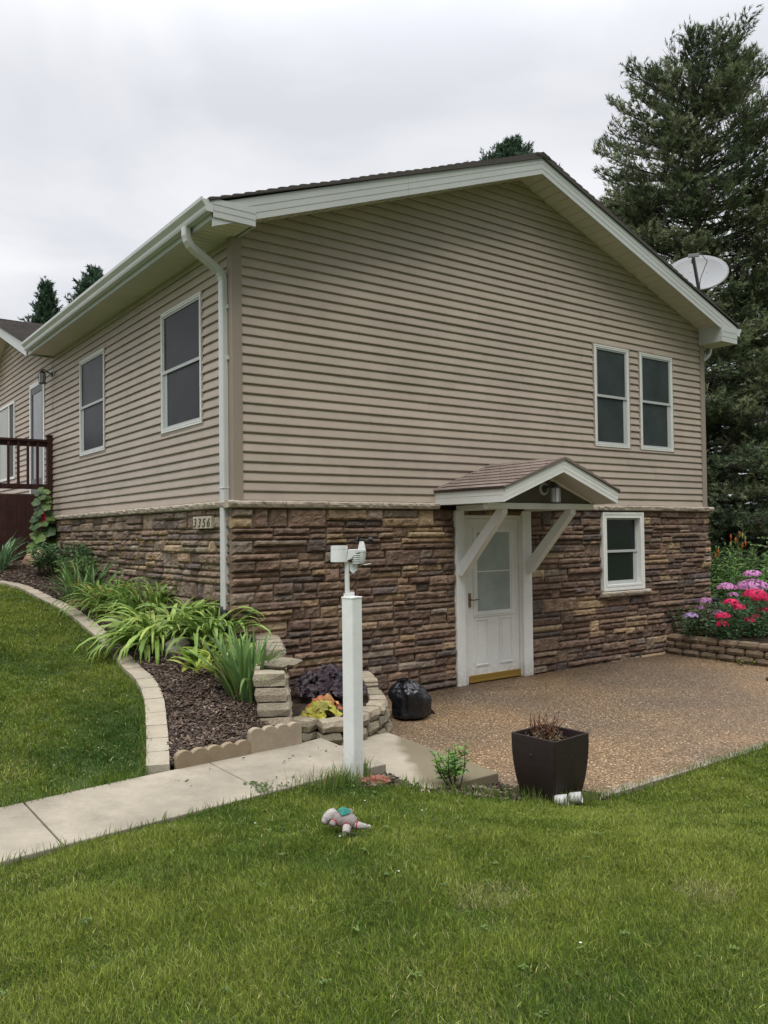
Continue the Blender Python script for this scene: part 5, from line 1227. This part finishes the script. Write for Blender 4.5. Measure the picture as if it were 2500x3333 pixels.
def leaf(b, p, az, e, L, w_, col):
    d = Vector((math.cos(az)*math.cos(e), math.sin(az)*math.cos(e), math.sin(e))); s = Vector((-math.sin(az), math.cos(az), random.gauss(0, .3))).normalized(); u = s.cross(d).normalized()*(-1)
    P = [p, p+d*L*.35+s*w_/2+u*.12*w_, p+d*L*.35-u*.1*w_, p+d*L*.35-s*w_/2+u*.12*w_, p+d*L*.75+s*w_*.33-u*.05*L, p+d*L*.75-u*.10*L, p+d*L*.75-s*w_*.33-u*.05*L, p+d*L-u*.18*L]
    b.add(P, [(0,2,1), (0,3,2), (1,2,5,4), (2,3,6,5), (4,5,7), (5,6,7)], col)
leafy('coneflower_bush', 'dark leafy bush against the stone wall near the deck', 'bush', (-.40,4.75,1.38), .75, .42, 85, .10, .032, [(.065,.14,.05), (.09,.18,.055), (.055,.12,.055)], 13)
leafy('leafy_plant', 'light green spiky plant in front of the dark bush', 'plant', (-.42,3.95,1.28), .42, .34, 45, .10, .02, [(.15,.25,.07), (.11,.20,.06)], 12)
leafy('azalea_sapling', 'little bright green sapling growing at the edge of the lower step', 'shrub', (.12,-3.24,.06), .10, .30, 11, .062, .026, [(.15,.28,.06), (.20,.34,.07), (.10,.20,.05)], 22, .0, (.09,.06,.04), lean=.42, start=.35)
# hollyhock
hr = empty('hollyhock', (-.28,6.55,1.55), 'hollyhock with round leaves and a red bloom against the deck skirt', 'hollyhock'); sb, lb, fb = MB(), MB(), MB()
sb.tube([(-.28,6.55,1.5), (-.27,6.56,2.2), (-.25,6.58,2.72)], [.012,.009,.004], 7, (.12,.17,.06))
def round_leaf(b, c, n_, r, col, ruf=.12, lobes=5, seg=16):
    n_ = Vector(n_).normalized(); a0 = n_.orthogonal().normalized(); b0 = n_.cross(a0); o = len(b.v); b.v.append(tuple(c)); b.c.append(col); ph = random.uniform(0, 6.28)
    for k in range(seg):
        a = 2*math.pi*k/seg; rr_ = r*(1+.14*math.cos(a*lobes+ph)); b.v.append(tuple(Vector(c)+(a0*math.cos(a)+b0*math.sin(a))*rr_+n_*r*ruf*math.sin(a*lobes*.5+ph*2))); b.c.append(tuple(q*.9 for q in col))
    for k in range(seg): b.f.append((o, o+1+k, o+1+(k+1) % seg))
for k in range(34):
    z = 1.6+1.12*(k/34)**.9; a = k*2.4; rr_ = (.20-.12*(k/34))*random.uniform(.6, 1.1); c = Vector((-.28+math.cos(a)*rr_, 6.55+math.sin(a)*rr_*.6-.05, z+random.gauss(0,.02))); sb.tube([(-.27,6.56,z-.05), c], .003, 4, (.12,.17,.06))
    round_leaf(lb, c, (math.cos(a)*.4-.4, math.sin(a)*.3-.7, .8), (.125-.07*(k/34))*random.uniform(.8, 1.1), jit(random.choice([(.08,.15,.04), (.13,.22,.05), (.055,.11,.035)]), .2))
for k in range(5): round_leaf(fb, Vector((-.30+random.gauss(0,.03), 6.44, 2.12+.05*k)), (-.5,-.8,.2), .038, (.42,.015,.05))
sb.build('stem', leaf_m, hr); lb.build('leaves', leaf_m, hr); fb.build('flowers', petal_m, hr)
# heucheras in the planter
def heuchera(c, r, n, cols, label):
    root = empty('heuchera', c, label, 'heuchera', 'coral bells in the block planter'); b = MB()
    for k in range(n):
        a = random.uniform(0, 6.28); q = math.sqrt(random.random()); p = Vector(c)+Vector((math.cos(a)*r*q, math.sin(a)*r*q, .03+(.20 if n > 60 else .11)*(1-q*q)*random.uniform(.5, 1.1))); round_leaf(b, p, (math.cos(a)*q*.9-.2, math.sin(a)*q*.9-.3, 1), random.uniform(.035, .06), jit(random.choice(cols), .25), ruf=.28, lobes=6, seg=18)
    b.build('leaves', leaf_m, root)
heuchera((.62,-.78,.34), .36, 190, [(.035,.022,.03), (.055,.035,.045), (.022,.016,.02), (.08,.06,.07)], 'dark purple coral bells filling the back of the block planter')
heuchera((.22,-1.32,.28), .15, 34, [(.50,.20,.08), (.58,.28,.10), (.42,.15,.07)], 'orange coral bells at the front of the block planter')
heuchera((.10,-1.45,.26), .17, 40, [(.45,.42,.06), (.36,.33,.08), (.52,.40,.10)], 'yellow coral bells around the orange one')
# dried plants in the pot
leafy('potted_plant', 'dried brown stems in the middle of the dark planter pot', 'plant', (.63,-3.64,.36), 0.18, .12, 30, .022, .010, [(.17,.12,.07), (.13,.09,.05), (.24,.20,.08)], 12, .0, (.10,.06,.04), lean=.7, start=.2)
leafy('potted_plant', 'rusty dead tuft standing at the back right of the planter pot', 'plant', (.71,-3.56,.36), .10, .20, 26, .02, .009, [(.24,.10,.05), (.18,.08,.045)], 13, .0, (.12,.06,.04), lean=.45, start=.3)
# flower bed at the right
def head(b, c, r, col, n=46, edge=None):
    for k in range(n):
        v = Vector((random.gauss(0,1), random.gauss(0,1), abs(random.gauss(0,1))*1.0+.1)).normalized(); p = Vector(c)+Vector((v.x*r, v.y*r, v.z*r*.62)); cc = jit(col, .2); a0 = v.orthogonal().normalized(); b0 = v.cross(a0); o = len(b.v); b.v.append(tuple(p)); b.c.append(tuple(q*.75 for q in cc)); s = .024
        for j in range(10): a = j*math.pi/5; rr_ = s*(1 if j % 2 else .5); b.v.append(tuple(p+(a0*math.cos(a)+b0*math.sin(a))*rr_+v*.003*(j % 2))); b.c.append(cc if edge is None or j % 2 == 0 else edge)
        for j in range(10): b.f.append((o, o+1+j, o+1+(j+1) % 10))
def flower_plant(name, label, c, heads, col, r, green, group, edge=None, leaves=200, rad=.22):
    root = empty(name, c, label, name.replace('_', ' '), group); sb, lb = MB(), MB(); C_ = Vector(c)
    top = max(h[2] for h in heads)
    for h in heads:
        p = Vector(h[:3]); base = C_+Vector((random.gauss(0,.08), random.gauss(0,.08), 0)); sb = MB(); sb.tube([base, (base+p)/2+Vector((.02,0,0)), p], [.006,.005,.004], 5, (.07,.10,.04)); sb.build('stem', leaf_m, root)
        fb = MB(); head(fb, p, 1.55*r*(h[3] if len(h) > 3 else 1), col, int(95*(h[3] if len(h) > 3 else 1)**2), edge); fb.build('flower_head', petal_m, root)
        for k in range(leaves//max(1, len(heads))):
            t = random.uniform(.1, .96); s = base.lerp(p, t)+Vector((random.gauss(0, rad*.45), random.gauss(0, rad*.45), 0)); leaf(lb, s, random.uniform(0, 6.28), random.uniform(-.3, .8), random.uniform(.05, .10), .028, jit(random.choice(green), .25))
    lb.build('leaves', leaf_m, root)
DG = [(.05,.12,.04), (.075,.155,.05), (.04,.095,.04)]; PK = (.76,.25,.60); RDD = (.80,.035,.15)
flower_plant('phlox', 'tall pink phlox with the two biggest flower heads', (8.72,-.6,.3), [(8.70,-.6,1.13,.95), (8.69,-.6,.93,1.55), (8.95,-.5,.86,.7)], PK, .105, DG, 'pink phlox in the flower bed', (.85,.5,.8), 380, .34)
flower_plant('phlox', 'pink phlox just right of the downspout', (7.98,-.6,.28), [(7.95,-.6,.97,1), (8.12,-.6,.85,.6)], PK, .095, DG, 'pink phlox in the flower bed', (.85,.5,.8), 260, .26)
flower_plant('phlox', 'small pink phlox in front of the wall corner', (7.42,-.45,.28), [(7.37,-.6,.80,.75), (7.32,-.55,.70,.5)], (.50,.16,.46), .09, [(.07,.13,.05), (.05,.10,.035)], 'pink phlox in the flower bed', (.6,.4,.6), 200, .22)
flower_plant('phlox', 'lowest lilac phlox close to the stone wall', (7.2,-.4,.27), [(7.01,-.6,.60,.75)], (.42,.25,.58), .09, DG, 'pink phlox in the flower bed', (.55,.42,.68), 60, .12)
flower_plant('phlox', 'short pink phlox beside a red bloom', (7.66,-.6,.28), [(7.66,-.62,.60,.7)], PK, .09, DG, 'pink phlox in the flower bed', (.6,.4,.6), 60, .15)
GRR = 'red roses in the flower bed'
flower_plant('rose_bush', 'red rose bush with the largest red cluster under the big pink head', (8.05,-1.1,.3), [(8.04,-1,.87,1.35), (8.20,-1.0,.80,1.0), (8.35,-1,.79,.8)], RDD, .085, DG, GRR, None, 380, .36)
flower_plant('rose_bush', 'red rose bush with two blooms in the centre of the bed', (7.5,-1.0,.28), [(7.40,-1,.80,.9), (7.58,-1,.72,.85)], RDD, .08, DG, GRR, None, 280, .30)
flower_plant('rose_bush', 'low red rose bush nearest the block wall', (7.30,-1.05,.27), [(7.18,-1,.62,.9), (7.16,-1,.515,.7)], RDD, .08, DG, GRR, None, 200, .22)
flower_plant('rose_bush', 'red rose bush at the lower right with three small blooms', (7.98,-1.15,.28), [(7.91,-1,.51,.75), (8.05,-1,.56,.55), (8.31,-1,.62,.8)], RDD, .08, DG, GRR, None, 380, .34)
leafy('goldenrod_patch', 'tall leafy green stems behind the phlox', 'plant', (10.1,.3,.3), 1.4, 1.30, 60, .13, .03, [(.15,.29,.07), (.20,.34,.09), (.11,.22,.06)], 24, .1, lean=.12)
leafy('rose_foliage_patch', 'dark leafy growth at the foot of the flowers', 'plant', (8.5,-.7,.28), 2.2, .45, 150, .09, .03, DG, 10, .1, lean=.5, start=.1)
leafy('aster_plant', 'low pale green sprigs beside the white pipe foot', 'plant', (7.55,-.25,.27), .5, .50, 26, .07, .025, [(.10,.15,.06), (.08,.13,.05)], 12, .1, lean=.4)
def tigerlily(c, h, label, buds):
    root = empty('tiger_lily', c, label, 'lily', 'tiger lilies above the flower bed'); sb, lb, fb = MB(), MB(), MB(); p = Vector(c); q = p+Vector((.03,0,h)); sb.tube([p, (p+q)/2, q], [.007,.006,.004], 6, (.09,.12,.05))
    for j in range(46): t = random.uniform(.15, .9); leaf(lb, p.lerp(q, t), j*2.4, random.uniform(0,.7), .13, .018, jit((.08,.14,.04), .2))
    for k in range(buds):
        a = k*2.4; s = p.lerp(q, .84+.16*k/buds); e = s+Vector((math.cos(a)*.13, math.sin(a)*.13, .05)); sb.tube([s, (s+e)/2+Vector((0,0,.03)), e], .003, 5, (.09,.12,.05)); col = (.62,.17,.04) if k % 2 == 0 else (.36,.40,.12)
        fb.tube([e, e+Vector((0,0,-.05)), e+Vector((0,0,-.11))], [.008,.019,.006], 8, jit(col, .15))
    sb.build('stem', leaf_m, root); lb.build('leaves', leaf_m, root); fb.build('flowers', petal_m, root)
tigerlily((10.15,.5,.3), 1.52, 'tall tiger lily with drooping orange buds', 9); tigerlily((9.45,.6,.3), 1.32, 'shorter tiger lily right beside the white downspout', 5)
leafy('weed', 'small yellow flowered weed at the foot of the flower bed wall', 'weed', (7.05,-1.42,.0), .22, .10, 26, .03, .014, [(.11,.16,.04), (.50,.44,.05), (.09,.13,.04)], 7, .1, lean=.8, start=.1)
leafy('weed', 'yellow green tuft spilling over the top corner of the flower bed wall', 'weed', (7.33,-.42,.28), .22, .10, 22, .05, .018, [(.24,.26,.06), (.14,.18,.05)], 7, .1, lean=.9, start=.1)
# ============================================================ CONIFERS
def conifer(name, label, base, h, prof, nbr, seed, tuft=.13, tw=.018, cols=None, gap=.0, sub=9, trunk_r=.2, elev=(.25, -.25), group=None, foli=.35, lean=(0,0), step=.11, needles=6, curve=.5, side=None, zmin=.0, puff=2, spread=.035, vary=1.0, top_up=.7):
    rs = np.random.default_rng(seed); rd = random.Random(seed); root = empty(name, base, label, 'conifer tree', group); B = Vector(base); tb = MB(); pts = []; dirs = []; cid = []
    tp = [B+Vector((lean[0]*t*t*h+.12*math.sin(t*5+seed)*trunk_r*2, lean[1]*t*t*h, h*t)) for t in np.linspace(0, 1, 12)]
    tb.tube(tp, [trunk_r*(1-.93*t)+.01 for t in np.linspace(0, 1, 12)], 10, (1,1,1)); limbs = MB()
    for k in range(nbr):
        t = 1-(1-zmin)*((k+rd.random())/nbr)**.85; t = min(t, .995); f = t*11; i = min(int(f), 10); s = tp[i].lerp(tp[i+1], f-i); az = k*2.39996+rd.gauss(0, .35)
        L = prof(t)*rd.uniform(1-.38*vary, 1.08)*(1.0+.22*vary*math.sin(az*2+seed)+.15*vary*math.sin(az*3+t*9)); 
        if L < .12: L = .12
        e0 = elev[0]*t+elev[1]*(1-t)+rd.gauss(0, .12)+(top_up*max(0, t-.85)/.15); P = [s]; n = 6; az2 = az
        for j in range(n):
            q = j/n; e = e0-.25*math.sin(q*3.1)*(1-t)+curve*q*q; az2 += rd.gauss(0, .07); P.append(P[-1]+Vector((math.cos(az2)*math.cos(e), math.sin(az2)*math.cos(e), math.sin(e)))*L/n)
        limbs.tube(P, [max(.006, (.010+.011*L)*(1-.85*j/n)) for j in range(n+1)], 5, (1,1,1), cap=False)
        dead = rd.random() < gap; cl = rd.random(); m = max(3, int(sub*L**.8))
        for j in range(m):
            q = foli+(1-foli)*(j+rd.random())/m; f = q*n; i = min(int(f), n-1); a = P[i].lerp(P[i+1], f-i); d0 = (P[i+1]-P[i]).normalized(); sd_ = 1 if j % 2 else -1
            ang = sd_*rd.uniform(.5, 1.15); d = Vector((d0.x*math.cos(ang)-d0.y*math.sin(ang), d0.x*math.sin(ang)+d0.y*math.cos(ang), d0.z+rd.gauss(.10, .22))).normalized(); l2 = (.28+.42*L*(1-q))*rd.uniform(.55, 1.1)
            e = a+d*l2+Vector((0,0,.10*l2)); limbs.tube([a, (a+e)/2-Vector((0,0,.04*l2)), e], [.008,.006,.003], 3, (1,1,1), cap=False)
            if dead and rd.random() < .8: continue
            kk = max(2, int(l2/step))
            for u in range(kk):
                tt = (u+.6+rd.random()*.4)/kk; p = a.lerp(e, tt)
                for w2 in range(puff):
                    pts.append(p+Vector((rd.gauss(0,spread), rd.gauss(0,spread), rd.gauss(.02,spread*.8)))); dirs.append((d+Vector((rd.gauss(0,.55), rd.gauss(0,.55), rd.gauss(.15,.35)))).normalized()); cid.append((cl, tt*q))
        if not dead:
            for u in range(3): pts.append(P[-1]+Vector((rd.gauss(0,.03), rd.gauss(0,.03), 0))); dirs.append((P[-1]-P[-2]).normalized()); cid.append((cl, 1))
    tb.build('trunk', bark_m, root, smooth=True); limbs.build('branches', bark_m, root)
    pts = np.array([tuple(p) for p in pts]); dirs = np.array([tuple(d) for d in dirs]); cid = np.array(cid); m = len(pts)
    # every tuft: a short brush of needle blades round its twig
    V = np.empty((m, needles, 3, 3)); ref = np.cross(dirs, [0.2,0.1,1.0]); ref /= np.linalg.norm(ref, axis=1)[:, None]+1e-9; up = np.cross(ref, dirs)
    for k in range(needles):
        a = rs.uniform(0, 2*np.pi, m); rad = ref*np.cos(a)[:, None]+up*np.sin(a)[:, None]; sl = rs.uniform(.15, .85, m)[:, None]; off = rs.uniform(-.35, .5, m)[:, None]*tuft
        tip = pts+dirs*off+(dirs*(1-sl*.5)+rad*sl*.9)*tuft*rs.uniform(.55, 1.05, m)[:, None]; sdv = np.cross(tip-pts, rs.normal(0, 1, (m, 3))); sdv /= np.linalg.norm(sdv, axis=1)[:, None]+1e-9
        V[:, k, 0] = pts+dirs*off-sdv*tw; V[:, k, 1] = pts+dirs*off+sdv*tw; V[:, k, 2] = tip
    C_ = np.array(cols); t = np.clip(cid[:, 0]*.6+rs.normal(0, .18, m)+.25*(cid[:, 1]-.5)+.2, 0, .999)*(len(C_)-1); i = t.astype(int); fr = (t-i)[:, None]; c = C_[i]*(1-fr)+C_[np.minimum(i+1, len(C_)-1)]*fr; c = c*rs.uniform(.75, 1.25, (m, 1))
    Vv = V.reshape(-1, 3); F = np.arange(len(Vv)).reshape(-1, 3); fast_mesh('foliage', Vv, F, np.repeat(c, needles*3, 0), needle_m, root)
    return root, m
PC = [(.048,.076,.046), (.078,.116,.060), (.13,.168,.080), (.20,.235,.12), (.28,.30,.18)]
def big_prof(t): return float(np.interp(t, [0, .08, .2, .32, .40, .47, .58, .68, .78, .86, .93, .975, 1], [4.3, 4.6, 4.0, 2.9, 3.1, 2.1, 2.25, 2.5, 2.4, 2.3, 2.15, 1.85, 1.0]))
TREES = []
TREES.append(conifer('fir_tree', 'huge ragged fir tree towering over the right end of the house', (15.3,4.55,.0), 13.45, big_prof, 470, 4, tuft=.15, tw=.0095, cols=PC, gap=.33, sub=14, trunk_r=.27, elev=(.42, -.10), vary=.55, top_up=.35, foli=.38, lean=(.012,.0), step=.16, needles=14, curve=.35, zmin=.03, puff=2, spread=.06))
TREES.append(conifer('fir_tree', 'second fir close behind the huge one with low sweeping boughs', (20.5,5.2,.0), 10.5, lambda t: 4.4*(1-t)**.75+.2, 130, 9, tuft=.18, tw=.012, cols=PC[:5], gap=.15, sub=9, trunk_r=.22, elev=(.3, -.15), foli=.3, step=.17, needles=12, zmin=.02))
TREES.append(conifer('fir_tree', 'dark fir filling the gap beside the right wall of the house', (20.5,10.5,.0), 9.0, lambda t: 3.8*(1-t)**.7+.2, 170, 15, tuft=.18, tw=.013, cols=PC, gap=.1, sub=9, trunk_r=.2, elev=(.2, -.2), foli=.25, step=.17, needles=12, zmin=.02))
SP = [(.024,.052,.034), (.038,.078,.045), (.06,.108,.062), (.08,.135,.078)]; sprof = lambda w_: (lambda t: w_*(1-t)**.9+.05)
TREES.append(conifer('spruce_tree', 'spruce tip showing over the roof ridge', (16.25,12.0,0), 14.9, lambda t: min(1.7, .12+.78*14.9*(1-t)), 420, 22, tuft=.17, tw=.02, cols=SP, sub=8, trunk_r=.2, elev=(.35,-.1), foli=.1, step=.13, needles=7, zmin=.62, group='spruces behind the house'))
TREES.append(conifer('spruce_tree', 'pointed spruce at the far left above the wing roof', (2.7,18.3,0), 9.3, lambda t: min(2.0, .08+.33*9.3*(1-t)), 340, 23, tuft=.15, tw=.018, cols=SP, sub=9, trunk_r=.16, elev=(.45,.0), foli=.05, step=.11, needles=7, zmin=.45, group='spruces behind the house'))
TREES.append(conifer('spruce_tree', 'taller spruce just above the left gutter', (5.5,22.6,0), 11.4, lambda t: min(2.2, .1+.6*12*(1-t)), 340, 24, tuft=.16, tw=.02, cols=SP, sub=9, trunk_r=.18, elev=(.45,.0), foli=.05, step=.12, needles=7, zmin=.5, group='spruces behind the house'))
# far tree line to the right, reads as one mass
def far_line():
    r = np.random.default_rng(9); P = []; Cc = []
    for k in range(46):
        d = r.uniform(48, 80); a = r.uniform(-8, 62); ang = math.radians(a)+math.atan2(.5913, .8061); x = CAM.x+math.sin(ang)*d; y = CAM.y+math.cos(ang)*d
        if y < -6: continue
        h = r.uniform(3.0, 5.5); w2 = r.uniform(1.5, 3); n = 900; u = r.normal(0, 1, (n, 3)); u /= np.linalg.norm(u, axis=1)[:, None]; rad = r.uniform(.6, 1, n)[:, None]
        P.append(np.array([x, y, .2+h*.5])+u*rad*np.array([w2, w2, h*.5])*(1+.2*np.sin(u*7+k))); Cc.append(np.repeat((np.array([.035,.06,.028])*r.uniform(.7, 1.3))[None], n, 0))
    P = np.concatenate(P); Cc = np.concatenate(Cc); m = len(P); A = r.normal(0, .17, (m, 3)); B_ = r.normal(0, .17, (m, 3)); V = np.stack([P, P+A, P+B_], 1).reshape(-1, 3)
    o = fast_mesh('far_tree_line', V, np.arange(len(V)).reshape(-1, 3), np.repeat(Cc*r.uniform(.7, 1.3, (m, 1)), 3, 0), needle_m); tag(o, 'distant line of dark trees along the field', 'trees', kind='stuff')
far_line()
print('TUFTS', [t[1] for t in TREES], 'objects', len(bpy.data.objects))
